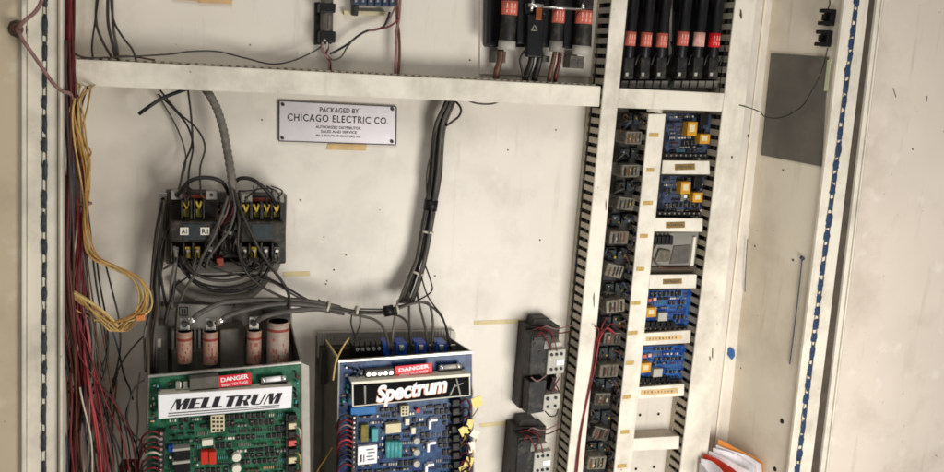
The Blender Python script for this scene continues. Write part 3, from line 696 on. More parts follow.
def rows(parent, u0, v0, u1, v1, Yb, seed, rot=0, taken=(), k=1.0, cap=92):
    """parts soldered in tidy banks: rows of chips, resistor banks, capacitors"""
    random.seed(seed); cnt = {}; v = v0; sl = math.tan(rot)
    def free(u, vv, w, h): return u - w/2 > u0 - .5 and u + w/2 < u1 + .5 and not any(abs(u - a) < (w + c) / 2 + .2 and abs(vv - b) < (h + d) / 2 + .2 for a, b, c, d in taken)
    def count(n): cnt[n] = cnt.get(n, 0) + 1; return cnt[n] <= cap
    while v < v1:
        bh = random.choice([7.5, 6.0, 8.5, 5.0]) * k
        u = u0 + random.uniform(0, 2)
        while u < u1:
            kind = random.choice('ccrrrkdtch')
            n = random.randint(2, 5)
            if kind == 'c': w, h, step = 4.4 * k, bh * .86, 6.2 * k
            elif kind == 'h': w, h, step = 8.5 * k, 3.8 * k, 10 * k; n = random.randint(1, 2)
            elif kind == 'r': w, h, step = 1.3 * k, bh * .7, 2.3 * k; n += 2
            elif kind == 'k': w, h, step = 3 * k, 3 * k, 4.4 * k
            elif kind == 'd': w, h, step = 1.9 * k, 2.6 * k, 3.2 * k
            else: w, h, step = 3.2 * k, 2.2 * k, 4.2 * k
            cm = random.choice(['tape', 'teal_part', 'w_brown', 'charcoal', 'grey', 'w_blue', 'w_grey', 'offwhite'])
            for q in range(n):
                uu = u + step / 2; u += step
                vv = v + bh / 2 - (uu - u0) * sl
                if not free(uu, vv, w, h) or random.random() < .07: continue
                if kind in 'ch':
                    if not count('chip'): continue
                    m = MB().use('grey'); L_ = h if kind == 'c' else w; np_ = 5
                    for z in range(np_):
                        t = (z + .5) / np_ - .5
                        for s_ in (-1, 1):
                            if kind == 'c': m.pbox(uu + s_*w/2 - .35, vv + t*h - .25, uu + s_*w/2 + .35, vv + t*h + .25, Yb - .0014, Yb - .0002, rot)
                            else: m.pbox(uu + t*w - .25, vv + s_*h/2 - .35, uu + t*w + .25, vv + s_*h/2 + .35, Yb - .0014, Yb - .0002, rot)
                    m.use('black' if random.random() < .7 else 'charcoal'); m.pbox(uu - w/2 + .2, vv - h/2 + .1, uu + w/2 - .2, vv + h/2 - .1, Yb - .0036, Yb - .0007, rot)
                    if random.random() < .35: m.use('w_lgrey'); m.pbox(uu - w*.25, vv - h*.3, uu + w*.2, vv - h*.1, Yb - .0039, Yb - .00365, rot)
                    m.build('chip', parent)
                elif kind == 'r':
                    if not count('resistor'): continue
                    a_, b_ = P(uu, vv - h/2, Yb - .0018), P(uu, vv + h/2, Yb - .0018)
                    m = MB().use('grey_light').cyl(a_, b_, .0003, 5); m.use(cm).cyl(a_.lerp(b_, .2), a_.lerp(b_, .8), .0010 * k, 7); m.build('resistor', parent)
                elif kind == 'k':
                    if not count('capacitor'): continue
                    c = P(uu, vv, Yb); MB().use(cm).cyl((c.x, Yb - .0002, c.z), (c.x, Yb - .009, c.z), .0023 * k, 12).build('capacitor', parent, .0004)
                elif kind == 'd':
                    if not count('diode'): continue
                    MB().use(random.choice(['offwhite', 'grey', 'steel'])).pbox(uu - w/2, vv - h/2, uu + w/2, vv + h/2, Yb - .0025, Yb - .0002, rot).build('diode', parent)
                else:
                    if not count('transistor'): continue
                    MB().use(random.choice(['black', 'charcoal', 'grey'])).pbox(uu - w/2, vv - h/2, uu + w/2, vv + h/2, Yb - .005, Yb - .0002, rot).build('transistor', parent, .0005)
            u += random.uniform(.5, 3) * k
        v += bh + random.uniform(.4, 1.6) * k

def small_board(corners, matn, label, relays, seed, kind):
    u0 = min(c[0] for c in corners); v1 = max(c[1] for c in corners)
    o = thing('circuit_board', label, 'circuit board', P(u0 + 20, v1, 0), 'circuit boards in the right column')
    MB().use(matn).slab(corners, -.022, -.0195).build('board', o)
    m = MB().use('black'); m.slab([(c[0], c[1]) for c in corners], -.0193, -.001); m.build('carrier', o)
    (ua, va), (ub, vb), (uc, vc), (ud, vd) = corners
    taken = []
    for (u, v, w, h) in relays:
        m = MB().use('relay_yellow').pbox(u - w/2, v - h/2, u + w/2, v + h/2, -.042, -.0222, .03).build('relay', o, .001); WORLD[m.name] = WORLD[o.name]
        MB().use('ivory').pbox(u - w*.28, v - h*.3, u + w*.25, v + h*.2, -.0425, -.0421, .03).build('sticker', m)
        taken.append((u, v, w, h))
    m = MB().use('charcoal'); m.slab([(ud + 1, vd - 4), (uc - 1, vc - 4), (uc - 1, vc), (ud + 1, vd)], -.032, -.0222); m.build('terminal_strip', o, .0006)
    for k in range(9): MB().use('bright_steel').disc(ud + 3 + k * (uc - ud - 6) / 8, vd - 2, -.0335, .8, .002, 8).build('screw', o)
    rows(o, max(ua, ud) + 1, max(va, vb) + 1, min(ub, uc) - 1, min(vc, vd) - 6, -.022, seed, .03, taken, .62)
    if kind == 'blue':
        MB().use('grey_light').pbox(u0 + 16, va + 22, u0 + 25, va + 30, -.034, -.0222).build('module', o, .0006)
        MB().use('label_red').pbox(u0 + 6, va + 8, u0 + 9, va + 11, -.03, -.0222).build('indicator', o); MB().use('label_pale').pbox(u0 + 11, va + 7, u0 + 14, va + 10, -.03, -.0222).build('indicator', o)
        m = MB().use('black')
        for k in range(6): m.pbox(u0 + 4 + k * 5, va + 31, u0 + 7.6 + k * 5, va + 35.5, -.034, -.0222)
        m.build('connector', o, .0005)
    else:
        m = MB().use('black'); m.slab([(ub - 10, va + 1), (ub - 2, va + 1), (ub - 3, va + 12), (ub - 11, va + 12)], -.036, -.0222); m.build('transformer', o, .001)
        MB().use('steel').pbox(u0 + 24, va + 18, u0 + 27, va + 25, -.032, -.0222).build('fuse', o); MB().use('white').pbox(u0 + 27, va + 19, u0 + 30, va + 22, -.03, -.0222).build('component', o)
small_board([(667.5, 113.5), (711, 114.5), (708.5, 158.5), (663.5, 157.5)], 'pcb_navy', 'dark circuit board with two yellow relays, topmost of the board column', [(692.5, 129, 9.5, 14), (705, 139, 10, 9.5)], 21, 'navy')
small_board([(661.5, 176), (705, 177), (702, 216.5), (657, 215.5)], 'pcb_navy', 'second dark circuit board with two yellow relays, above the grey power supply', [(686, 188, 9.5, 12), (698, 197.5, 9.5, 9.5)], 22, 'navy')
small_board([(647, 291), (692, 290), (688, 329.5), (642.5, 331)], 'pcb_bright', 'bright blue board with yellow part, upper of the two', [(651.5, 312.5, 10, 9.5)], 23, 'blue')
small_board([(642, 347), (687, 345), (682.5, 383.5), (637.5, 385.5)], 'pcb_bright', 'bright blue board with yellow part, lower of the two', [(646, 368, 10, 9.5)], 24, 'blue')
ps = thing('power_supply', 'grey metal power supply with ridged terminal block between the boards', 'power supply', P(675, 271, 0))
MB().use('grey').slab([(656, 233), (699, 232), (694, 267.5), (651.5, 269)], -.03, -.001).build('case', ps, .001)
m = MB().use('black'); 
for k in range(5): m.slab([(654.5 + k*4, 236.5 - k*.1), (657.4 + k*4, 236.4 - k*.1), (656.9 + k*4, 245), (654 + k*4, 245)], -.045, -.0305)
m.build('terminal', ps, .0006)
MB().use('offwhite').slab([(694, 237), (696.5, 237), (693.5, 266), (690.5, 266)], -.036, -.0305).build('bracket', ps, .0006)
MB().use('grey_dark').slab([(674, 246), (691, 245), (688, 263), (670, 264)], -.0325, -.0305).build('grille', ps)
m = MB().use('seal_brown'); m.slab([(650.5, 267.5), (696, 266), (695, 273), (649.5, 274)], -.035, -.012); m.build('ledge', ps)
m = MB().use('relay_cover'); m.slab([(660, 249), (672, 251), (670, 262), (655, 262)], -.038, -.0305); m.build('transformer', ps, .003)
m = MB().use('w_brown'); m.tube([P(656, 245, -.04), P(652, 252, -.045), P(655, 262, -.042), P(664, 268, -.04), P(690, 268, -.04)], .0013, 6); m.build('wire', ps)

# ------------------------------------------------------------------ motor starters
def make_starter(label):
    o = thing('motor_starter', label, 'motor starter', P(538, 413, 0), 'motor starters beside the slotted duct')
    MB().use('brown_plate').slab([(526, 326), (560, 326), (554, 408), (519, 409)], -.04, -.001).build('mounting_box', o, .0015)
    m = MB().use('brown_plate'); m.slab([(534, 318.5), (549, 318), (553, 326), (531, 326)], -.035, -.004); m.build('bracket', o, .002)
    MB().use('tape').slab([(528.5, 342), (531.5, 341), (530.5, 355), (527.5, 356)], -.0415, -.0402).build('paper_label', o)
    MB().use('charcoal').slab([(531.5, 335), (553, 333), (549.5, 374), (528.5, 376)], -.075, -.0405).build('contactor', o, .003)
    for k in range(3): MB().use('charcoal').disc(535.5 + k*5, 345 + k * 8, -.077, 2.0, .003, 12).build('knob', o)
    MB().use('grey').slab([(545, 341), (549, 340.6), (548, 349), (544, 349.4)], -.0772, -.0752).build('marking', o)
    m = MB().use('black')
    m.slab([(534, 337.5), (551, 336), (550.5, 339.5), (533.5, 341)], -.078, -.0755); m.build('coil_window', o)
    m = MB().use('grey_light'); m.slab([(551, 343), (562, 342), (561.5, 349), (550.5, 350)], -.070, -.0405); m.slab([(548.5, 351), (566, 349), (564, 373), (546.5, 375)], -.082, -.0405); m.build('terminal_block', o, .0015)
    m = MB().use('black')
    for r_ in range(2):
        for k in range(3): m.disc(552 + k * 4.9 - r_*.5, 355 + r_ * 14.6 - k * .5, -.084, 1.5, .003, 10)
    m.build('screw', o)
    m = MB().use('white'); m.slab([(557, 360), (564.5, 359), (563.8, 364.5), (556.5, 365.5)], -.0832, -.0821); m.build('label', o)
    MB().use('charcoal').slab([(529.5, 382), (547, 380), (544.5, 412), (527, 415)], -.07, -.0405).build('overload_relay', o, .002)
    m = MB().use('grey_light'); m.slab([(544.5, 395), (561, 393), (559.5, 409), (543, 411)], -.074, -.0405); m.build('terminal_block', o, .0015)
    m = MB().use('black')
    for u, v, r_ in ((548, 399, 1.8), (556, 398, 1.5), (548, 407, 1.4), (555.5, 406, 1.4)): m.disc(u, v, -.076, r_, .003, 10)
    m.build('dial', o)
    m = MB().use('black'); m.slab([(553, 378), (557, 377), (552, 394), (548.5, 394)], -.06, -.0405); m.build('link', o)
    for k, (c, pts) in enumerate((('w_red', [(537, 338, -.078), (541, 332, -.085), (546, 338, -.09), (551, 349, -.085)]), ('w_pink', [(540, 330, -.05), (546, 326, -.06), (556, 329, -.06), (569, 326, -.04), (576, 324, -.02)]),
                                  ('w_red', [(533, 330, -.06), (541, 328, -.066), (552, 334, -.08), (557, 351, -.084)]), ('w_dred', [(545, 329, -.06), (560, 333, -.06), (575, 330, -.02)]),
                                  ('w_pink', [(531, 377, -.08), (537, 381, -.085), (544, 377, -.083), (548, 373, -.08)]), ('w_red', [(560, 377, -.083), (555, 385, -.08), (551, 393, -.076)]), ('w_dred', [(552, 377, -.083), (556, 385, -.085), (560, 393, -.076)]), ('w_black', [(545, 411, -.07), (550, 416, -.08), (556, 415, -.07), (558, 409, -.074)]))):
        MB().use(c).tube([P(*q) for q in pts], .0013, 6).build('wire', o)
    return o
st = make_starter('black and grey motor starter with red wires, upper of two')
copy_tree(st, P(512.5, 428, -.04) - P(525.5, 326.5, -.04), 'black and grey motor starter with red wires, lower of two')

# ------------------------------------------------------------------ contactor pair
ct = thing('reversing_contactor', 'pair of grimy black contactors with brass terminals and white tags', 'contactor', P(226, 266, 0))
MB().use('grey_dark').slab([(166, 190), (287, 195), (285, 262), (166, 264)], -.012, -.001).build('base_plate', ct, .001)
m = MB().use('steel'); m.slab([(159, 193), (167, 193), (166.5, 213), (160, 213)], -.018, -.0125); m.use('black'); m.disc(163, 199, -.0187, 1.9, .0006, 12); m.build('bracket', ct, .0006)
def half(u0, u1, dv, tags, tops, bots):
    W_ = u1 - u0
    b = MB().use('contactor_black'); b.slab([(u0, 192 + dv), (u1, 193 + dv), (u1, 264), (u0, 264)], -.05, -.0125); b.build('body', ct, .003)
    c = MB().use('contactor_black'); c.slab([(u0 + 1, 221), (u1 - 1, 221.5), (u1 - 1, 242), (u0 + 1, 242)], -.09, -.0505); c = c.build('coil_cover', ct, .003); WORLD[c.name] = WORLD[ct.name]
    m = MB().use('socket_blue'); m.slab([(u0 + W_*.27, 224), (u0 + W_*.72, 224.2), (u0 + W_*.72, 239.5), (u0 + W_*.27, 239.5)], -.0915, -.0902); m.build('face_plate', c)
    for u in (u0 + 2, u1 - 13):
        m = MB().use('grey'); m.slab([(u, 191 + dv), (u + 11, 191 + dv), (u + 11, 199.5 + dv), (u, 199.5 + dv)], -.07, -.0505); m.use('black'); m.disc(u + 5.5, 195 + dv, -.0712, 1.8, .0012, 10); m.build('coil_terminal', ct, .001)
    for k, u in enumerate(tops):
        m = MB().use('contactor_black'); m.slab([(u - 5.5, 200 + dv), (u - 3.8, 200 + dv), (u - 3.8, 221), (u - 5.5, 221)], -.08, -.0505); m.slab([(u + 3.8, 200 + dv), (u + 5.5, 200 + dv), (u + 5.5, 221), (u + 3.8, 221)], -.08, -.0505); m.build('pole_wall', ct, .0006)
        m = MB().use('brass')
        m.slab([(u - 3.6, 202 + dv), (u - 1.8, 201 + dv), (u + .2, 206.5 + dv), (u - .4, 209.5 + dv)], -.076, -.066); m.slab([(u + 1.8, 201 + dv), (u + 3.6, 202 + dv), (u + .6, 209.5 + dv), (u, 206.5 + dv)], -.0765, -.0662)
        m.use('olive_brass'); m.slab([(u - 3, 209 + dv), (u + 3, 209 + dv), (u + 2.6, 217), (u - 2.6, 217)], -.068, -.0505); m.build('terminal_clip', ct)
    for k, u in enumerate(bots):
        m = MB().use('brass' if (u0 < 200 and k in (1, 2)) or (u0 > 200 and k == 1) else 'grey_dark'); m.slab([(u - 2.8, 247), (u + 2.6, 247), (u + 2.4, 258), (u - 2.6, 258)], -.07, -.0505); m.use('steel'); m.disc(u, 251, -.0725, 1.7, .003, 10); m.build('terminal_clip', ct)
        m = MB().use('contactor_black'); m.slab([(u - 5.4, 243), (u - 3.6, 243), (u - 3.6, 262), (u - 5.4, 262)], -.078, -.0505); m.build('pole_wall', ct, .0006)
    MB().use('fuse_red').slab([(u0 + 13, 195.5 + dv), (u1 - 13, 195.7 + dv), (u1 - 13, 198.5 + dv), (u0 + 13, 198.3 + dv)], -.06, -.0505).build('strip', ct)
    for s_, a, b in tags:
        t = MB().use('offwhite').slab([(a, 227.5), (b, 227.5), (b, 235), (a, 235)], -.0925, -.0916).build('tag', c)
        m = MB().use('ink'); ptext(m, s_, a + 1.4, 228.8, b - 1.4, 233.8, -.0928, bold=.03); m.build('lettering', c)
half(169, 219, 0, (('A1', 180, 188.5), ('R1', 200.5, 209.5)), (186.5, 199), (176, 188, 197.5, 210))
half(239, 286, 3, (), (246, 256.5, 267, 276.5), (245, 254, 266, 277))
m = MB().use('charcoal'); m.slab([(220, 205), (238, 205), (238, 258), (220, 258)], -.045, -.0125); m.build('interlock', ct, .002)
for u, v in ((224, 216), (231, 222), (236, 228), (225, 231), (230, 233), (222, 240)): MB().use('steel').disc(u, v, -.052, 2, .007, 10).build('screw', ct)
MB().use('fuse_red').pbox(216.5, 258.5, 223.5, 266.5, -.07, -.045).build('push_button', ct, .001)
m = MB().use('grey_dark'); m.slab([(176, 262), (282, 262), (278, 272), (186, 274)], -.04, -.004); m.build('lower_bracket', ct, .003)

# ------------------------------------------------------------------ green drive
RM = .02
YD = -.15
def letters(mb, word, a, b, hgt, Y, shear=.34):
    """wide slanted display capitals: heavy left stems, hairline right strokes"""
    G = {'M': (1.62, [[(0,0),(.1,0),(.3,1),(.2,1)], [(.2,1),(.66,1),(.92,0),(.58,0)], [(.6,.0),(.72,.0),(1.16,1),(1.04,1)], [(1.05,1),(1.52,1),(1.52,0),(1.05,0)]]),
         'E': (1.17, [[(0,0),(.52,0),(.52,1),(0,1)], [(.53,0),(1.1,0),(1.1,.1),(.53,.1)], [(.53,.45),(.95,.45),(.95,.54),(.53,.54)], [(.53,.9),(1.1,.9),(1.1,1),(.53,1)]]),
         'L': (1.07, [[(0,0),(.54,0),(.54,1),(0,1)], [(.55,0),(1.0,0),(1.0,.11),(.55,.11)]]),
         'T': (1.2, [[(.32,0),(.86,0),(.86,.88),(.32,.88)], [(0,.885),(1.16,.885),(1.16,1),(0,1)]]),
         'R': (1.4, [[(0,0),(.52,0),(.52,1),(0,1)], [(.53,.9),(1.0,.9),(1.0,1),(.53,1)], [(.76,.53),(1.14,.56),(1.24,.75),(1.14,.97),(1.01,1),(1.01,.89),(.84,.85),(.84,.6)], [(.53,.43),(1.0,.43),(1.0,.525),(.53,.525)], [(.62,.425),(1.04,.425),(1.34,0),(.84,0)]]),
         'U': (1.34, [[(0,.22),(.52,.1),(.52,1),(0,1)], [(0,.21),(.2,.03),(.5,0),(.92,0),(.92,.1),(.52,.095)], [(.93,.0),(1.07,.07),(1.26,1),(1.14,1)]])}
    tot = sum(G[c][0] for c in word); ax = (b - a); wid = ax.length; ax = ax / wid; az = Vector((-ax.z, 0, ax.x)); s = wid / (tot + shear * hgt / wid * tot * .0 + .2)
    x = 0
    for c in word:
        w, polys = G[c]
        for q in polys: mb.prism([((x + px + shear * py * hgt / s) * s, py * hgt) for px, py in q], a, ax, az, 0, .0005)
        x += w
gd = thing('motor_drive', 'motor drive with green circuit board and long white banner', 'motor drive', P(225, 480, 0))
m = MB().use('chassis')
m.slab([(152, 303), (292, 308), (296, 560), (146, 560)], -.004, -.0006); gdp = m
gdp.build('back_plate', gd)
m = MB().use('chassis'); 
def zx(u, v, Y): return P(u, v, Y)
fl, frr = P(148, 377, YD), P(302, 362.5, YD)
flb, frb = P(143, 560, YD), P(304, 560, YD)
def side_sheet(mb, top, bot, dx, topback):      # sheet running from the board plane back to the panel
    d = Vector((dx, 0, 0)); a = [Vector((top.x, YD, top.z)), Vector((top.x, -.0045, topback)), Vector((bot.x, -.0045, bot.z)), Vector((bot.x, YD, bot.z))]
    mb.hexa(a, [p + d for p in a])
zt = P(290, 318, -.004).z
side_sheet(m, fl, flb, .0025, P(150, 306, -.004).z); m.build('side_plate', gd)
m = MB().use('chassis'); side_sheet(m, frr, frb, -.0025, zt); m.build('side_plate', gd)
m = MB().use('bright_steel'); m.slab([(148, 375.6), (301, 362), (301.4, 364), (148, 378)], YD - .001, YD + .004); m.build('top_edge', gd, .0006)
m = MB().use('grey_light'); m.slab([(301.8, 363), (309, 366), (311, 560), (303, 560)], -.145, -.143); m.build('side_flange', gd)
# deep parts behind the board
m = MB().use('chassis'); m.slab([(156, 306), (288, 309), (290, 345), (156, 350)], -.03, -.005)
m.build('heat_sink', gd, .001)
m = MB().use('charcoal')
for k in range(20): m.slab([(157 + k*4, 302.2 + k*.1), (159.6 + k*4, 302.3 + k*.1), (159.6 + k*4, 306.4), (157 + k*4, 306.4)], -.034, -.0301)
m.build('cooling_fins', gd)
m = MB().use('grey_dark'); 
m.slab([(152, 326), (168, 326), (168, 380), (150, 380)], -.07, -.031); m.slab([(172, 352), (292, 345), (294, 380), (172, 385)], -.06, -.031); m.slab([(220, 330), (244, 328), (245, 375), (220, 378)], -.075, -.031)
m.slab([(262, 318), (268, 318), (268, 362), (262, 362)], -.06, -.031); m.build('terminal_housing', gd, .002)
m = MB().use('grey')
for k in range(26): m.slab([(172 + k*4.4, 331), (174.2 + k*4.4, 331), (174.2 + k*4.4, 350), (172 + k*4.4, 350)], -.05, -.0305)
m.build('cooling_fins', gd)
m = MB().use('grey'); m.slab([(178, 304), (232, 306), (232, 330), (176, 330)], -.036, -.0305); m.build('insulator_plate', gd, .001)
m = MB().use('ink'); 
for a, b, c, d in ((179, 307, 188, 307.8), (179, 315, 188, 315.8), (179, 307, 179.8, 315.8), (187.2, 307, 188, 315.8), (181.5, 309, 182.7, 314), (184.5, 309, 185.7, 314)): m.slab([(a, b), (c, b), (c, d), (a, d)], -.0368, -.0361)
m.build('symbol', gd)
MB().use('grey_light').slab([(152, 339.5), (161, 339), (161, 347), (152, 347.5)], -.0715, -.0702).build('rating_label', gd)
MB().use('teal_part').slab([(225, 317), (238, 316), (238, 322), (225, 323)], -.078, -.0752).build('label', gd) if False else None
for u, v0, v1, w, bd in ((184.5, 331, 362, 15, 'fuse_paper'), (210.5, 331, 363, 15, 'fuse_paper'), (254, 330, 362, 14.5, 'fuse_paper'), (278, 321, 363, 22, 'fuse_grey_paper')):
    Y = -.10
    f = fuse(gd, u, v0, v1, w, Y, bd, (v0 + 6, v0 + 8.5), 'fuse_red', bars=False, lab_r=1.01)
    m = MB().use('fuse_red'); r = w / 2 * (P(u + 1, v1, Y) - P(u, v1, Y)).length; x = P(u, (v0 + v1)/2, Y).x
    random.seed(int(u))
    for k in range(9):
        a = -math.pi/2 + (k - 4.2) * .21
        for f0 in (.34, .47, .6, .72, .82):
            if random.random() < .68: continue
            f1 = f0 + random.uniform(.05, .13)
            z0, z1 = P(u, v0 + (v1 - v0) * f0, Y).z, P(u, v0 + (v1 - v0) * f1, Y).z
            m.box((x + math.cos(a) * r, Y + math.sin(a) * r, (z0 + z1) / 2), (r * random.uniform(.08, .2), .0005, abs(z0 - z1)))
    m.build('printing', f)
    MB().use('fuse_paper').cyl((x, Y, P(u, v0 + 2, Y).z), (x, Y, P(u, v0, Y).z), r * 1.05, 18, r * .9).build('end_cap', f)
    if w < 20:
        MB().use('steel').pbox(u - 4.8, v0 - 13, u + 4.8, v0 - .4, Y + .001, Y + .005).build('blade', f, .0006)
        m = MB().use('charcoal'); m.disc(u, v0 - 6, Y - .006, 3.3, .0065, 6); m.build('bolt', f, .0004)
m = MB().use('charcoal'); m.slab([(264, 310), (291, 310), (291, 320), (264, 321)], -.06, -.031); m.build('bus_bar', gd, .001)
# the board
m = MB().use('pcb_green'); m.slab([(148.5, 378), (301.5, 364), (304, 560), (144, 560)], YD + .0012, YD + .003); m.build('circuit_board', gd)
# danger label, black block, small fuse
dl = MB().use('danger_red').slab([(218, 376.2), (251, 373), (251.5, 384.5), (218.5, 387.5)], YD - .012, YD - .011).build('warning_label', gd); WORLD[dl.name] = WORLD[gd.name]
m = MB().use('white'); ptext(m, 'DANGER', 221, 376, 248.5, 380.3, YD - .0123, .09, bold=.03); ptext(m, 'HIGH VOLTAGE', 222, 382.3, 248, 384.8, YD - .0123, .09, bold=.01); m.build('lettering', dl)
MB().use('grey_dark').slab([(189.5, 379), (219, 376), (219, 387.5), (189.5, 390)], YD - .016, YD + .001).build('relay', gd, .001)
for a_ in (175.5, 182.5): MB().use('steel').pbox(a_, 381.8, a_ + 5.5, 389.8, YD - .008, YD + .001).build('terminal', gd, .001)
m = MB().use('black'); m.pbox(260, 379.5, 287, 386, YD - .006, YD + .001, .08); m.build('fuse_base', gd, .001)
m = MB().use('white'); m.cyl(P(264, 380, YD - .01), P(283, 378, YD - .01), .0042, 12); m.use('bright_steel'); m.cyl(P(261, 380.3, YD - .01), P(266, 379.8, YD - .01), .0048, 12); m.cyl(P(281, 378.3, YD - .01), P(286, 377.8, YD - .01), .0048, 12); m.build('glass_fuse', gd)
# banner
YB_ = -.172
bn = MB().use('white').slab([(158, 395), (292.3, 386.4), (291.3, 408), (158.5, 419)], YB_, YB_ + .003).build('banner', gd, .0006); WORLD[bn.name] = WORLD[gd.name]
m = MB().use('offwhite'); m.slab([(158.2, 394.6), (292.3, 386), (292.3, 386.8), (158.2, 395.4)], YB_ + .0032, YD + .002); m.build('bracket', gd)
m = MB().use('ink'); letters(m, 'MELLTRUM', P(170, 410.6, YB_ - .0006), P(281.5, 403.2, YB_ - .0006), (P(220, 395.8, YB_) - P(220, 406.4, YB_)).length, YB_); m.build('lettering', bn)
m = MB().use('ink'); m.slab([(168.5, 413.2), (279.8, 404.9), (279.6, 405.6), (168.5, 414)], YB_ - .0008, YB_ - .0002); m.slab([(168, 415.8), (279.4, 406.9), (279.2, 407.5), (168, 416.5)], YB_ - .0008, YB_ - .0002); m.build('underline', bn)
# board parts
m = MB().use('ivory'); m.pbox(211, 415, 224.5, 432, YD - .012, YD + .001, RM); 
m.use('brown_plate')
for r_ in range(4):
    for c_ in range(3): m.pbox(212.4 + c_*4.1, 417 + r_*4, 215 + c_*4.1, 419.2 + r_*4, YD - .0128, YD - .0121, RM)
m.build('pin_header', gd)
MB().use('offwhite').pbox(202, 440, 213, 446, YD - .008, YD + .001, RM).build('component', gd, .001)
for u in (204.5, 212.5): MB().use('red_cap').pbox(u - 3.6, 452, u + 3.6, 464.5, YD - .012, YD + .001, RM).build('capacitor', gd, .001)
for v in (458, 469.5): MB().use('offwhite').disc(236.6, v, YD - .012, 4.4, .012, 20).build('capacitor', gd, .0008)
for v in (451, 464):
    MB().use('black').pbox(174, v, 190.5, v + 9, YD - .012, YD + .001, RM).build('power_transistor', gd, .001)
    MB().use('grey_light').pbox(173, v - 2.6, 190, v - .3, YD - .015, YD + .001, RM).build('heat_tab', gd)
MB().use('blue_plastic').pbox(168.5, 446, 173, 452, YD - .01, YD + .001, RM).build('trimmer', gd)
tk = [(217, 423, 14, 18), (207, 443, 12, 7), (208, 458, 17, 14), (236.6, 464, 9, 20), (182, 460, 19, 30), (171, 449, 6, 7), (203, 383, 32, 14), (235, 380, 36, 15), (274, 381, 30, 11), (182, 386, 14, 10)]
rows(gd, 168, 418, 286, 484, YD + .001, 31, .06, tk, .82)

scatter(gd, 151, 382, 172, 394, YD + .001, 7, 34, RM, tk, 'rkw', .7)
scatter(gd, 150, 396, 156.5, 424, YD + .001, 8, 35, RM, tk, 'rkwt', .7)
scatter(gd, 293.5, 368, 300, 408, YD + .001, 10, 36, RM, tk, 'wkrt', .7)
# terminals and looped wires on its left edge, small plugs on its right edge
m = MB().use('charcoal'); m.slab([(158, 432), (165.5, 431.5), (164, 500), (156.5, 500)], YD - .014, YD + .001); m.build('terminal_strip', gd, .001)
random.seed(8)
for k in range(9):
    v = 434 + k * 5.2
    MB().use('bright_steel').disc(161.5 - k*.12, v, YD - .0155, 1.5, .003, 10).build('screw', gd)
    MB().use(['w_red', 'w_pink', 'w_dred', 'w_red', 'w_white', 'w_red', 'w_char', 'w_red', 'w_pink'][k]).tube([P(160, v, YD - .016), P(154, v - 2.6, YD - .026), P(147, v - 1, YD - .02), P(142, v + 4, YD + .01), P(139 + k * .3, v + 14, YD + .04)], .0017, 6).build('wire', gd)
for k, c in enumerate(('black', 'ivory', 'charcoal', 'label_red', 'charcoal', 'ivory', 'black')):
    MB().use(c).pbox(288.5, 415 + k*8.6, 296.5, 420.5 + k*8.6, YD - .013, YD + .001, RM).build('plug', gd, .001)
    MB().use('charcoal').pbox(286, 414 + k*8.6, 288, 421.5 + k*8.6, YD - .01, YD + .001, RM).build('connector', gd)
    MB().use(['w_brown', 'w_white', 'w_red', 'w_char', 'w_yellow', 'w_brown', 'w_red'][k]).tube([P(295, 418 + k*8.6, YD - .013), P(299.5, 421 + k*8.6, YD - .02), P(300, 432 + k*8.6, YD - .012), P(299, 450 + k*8, YD - .006)], .0013, 6).build('wire', gd)

# ------------------------------------------------------------------ blue drive
bd = thing('motor_drive', 'motor drive with blue circuit board and black banner in slanted white lettering', 'motor drive', P(405, 480, 0))
m = MB().use('chassis'); m.slab([(316, 336), (456, 333), (458, 560), (312, 560)], -.004, -.0006); m.build('back_plate', bd)
fl, frr = P(338.5, 362, YD), P(473, 352, YD); flb, frb = P(334, 560, YD), P(475, 560, YD)
m = MB().use('chassis'); side_sheet(m, fl, flb, .0025, P(316.5, 338.5, -.004).z); m.build('side_plate', bd); m = MB().use('chassis'); side_sheet(m, frr, frb, -.0025, P(455, 335, -.004).z); m.build('side_plate', bd)
p = P(321, 363, -.02); pp = Vector((fl.x - .0006, -.025, P(322, 363, -.025).z)); MB().use('steel').cyl(pp + Vector((.001, 0, 0)), pp - Vector((.003, 0, 0)), .005, 12).build('screw', bd, .0006)
m = MB().use('steel'); m.slab([(338, 360.6), (473, 351.2), (473.3, 353.6), (338.2, 363)], YD - .001, YD + .004); m.build('top_edge', bd, .0006)
m = MB().use('grey_light'); m.slab([(318, 333), (455, 331), (455, 356), (318, 358)], -.016, -.0045); m.build('heat_sink', bd)
m = MB().use('grey_light')
for k in range(44): m.slab([(319.5 + k*3.05, 332.6 - .04*k), (320.8 + k*3.05, 332.5 - .04*k), (320.8 + k*3.05, 356), (319.5 + k*3.05, 356)], -.0185, -.0165)
m.build('cooling_fins', bd)
m = MB().use('w_char'); m.slab([(322, 350), (452, 346), (456, 380), (320, 384)], -.045, -.019); m.build('inner_tray', bd)
m = MB().use('black'); m.slab([(353, 346), (385, 344), (385.5, 362), (353, 364)], -.10, -.07)
for k in range(6): m.slab([(354 + k*5.4, 342.5 - k*.3), (355.2 + k*5.4, 342.4 - k*.3), (355.2 + k*5.4, 355), (354 + k*5.4, 355)], -.106, -.1005)
m.build('terminal_strip', bd, .001)
for k in range(5): MB().use('bright_steel').disc(357.5 + k*5.5, 350 - k*.3, -.104, 1.9, .004, 10).build('screw', bd)
for u in (386.5, 402, 421.5, 442):
    w = 3 if u < 390 else 5.5
    m = MB().use('blue_plastic'); m.slab([(u - w, 344), (u + w, 343.4), (u + w - .5, 362), (u - w - .5, 362)], -.10, -.066)
    m.slab([(u - w, 342), (u - w + 1.6, 342), (u - w + 1.6, 354), (u - w, 354)], -.106, -.1005); m.build('terminal_module', bd, .001)
    if w > 4:
        MB().use('bright_steel').pbox(u - 2.5, 345.5, u + 2, 351, -.106, -.1005).build('clamp', bd, .0006)
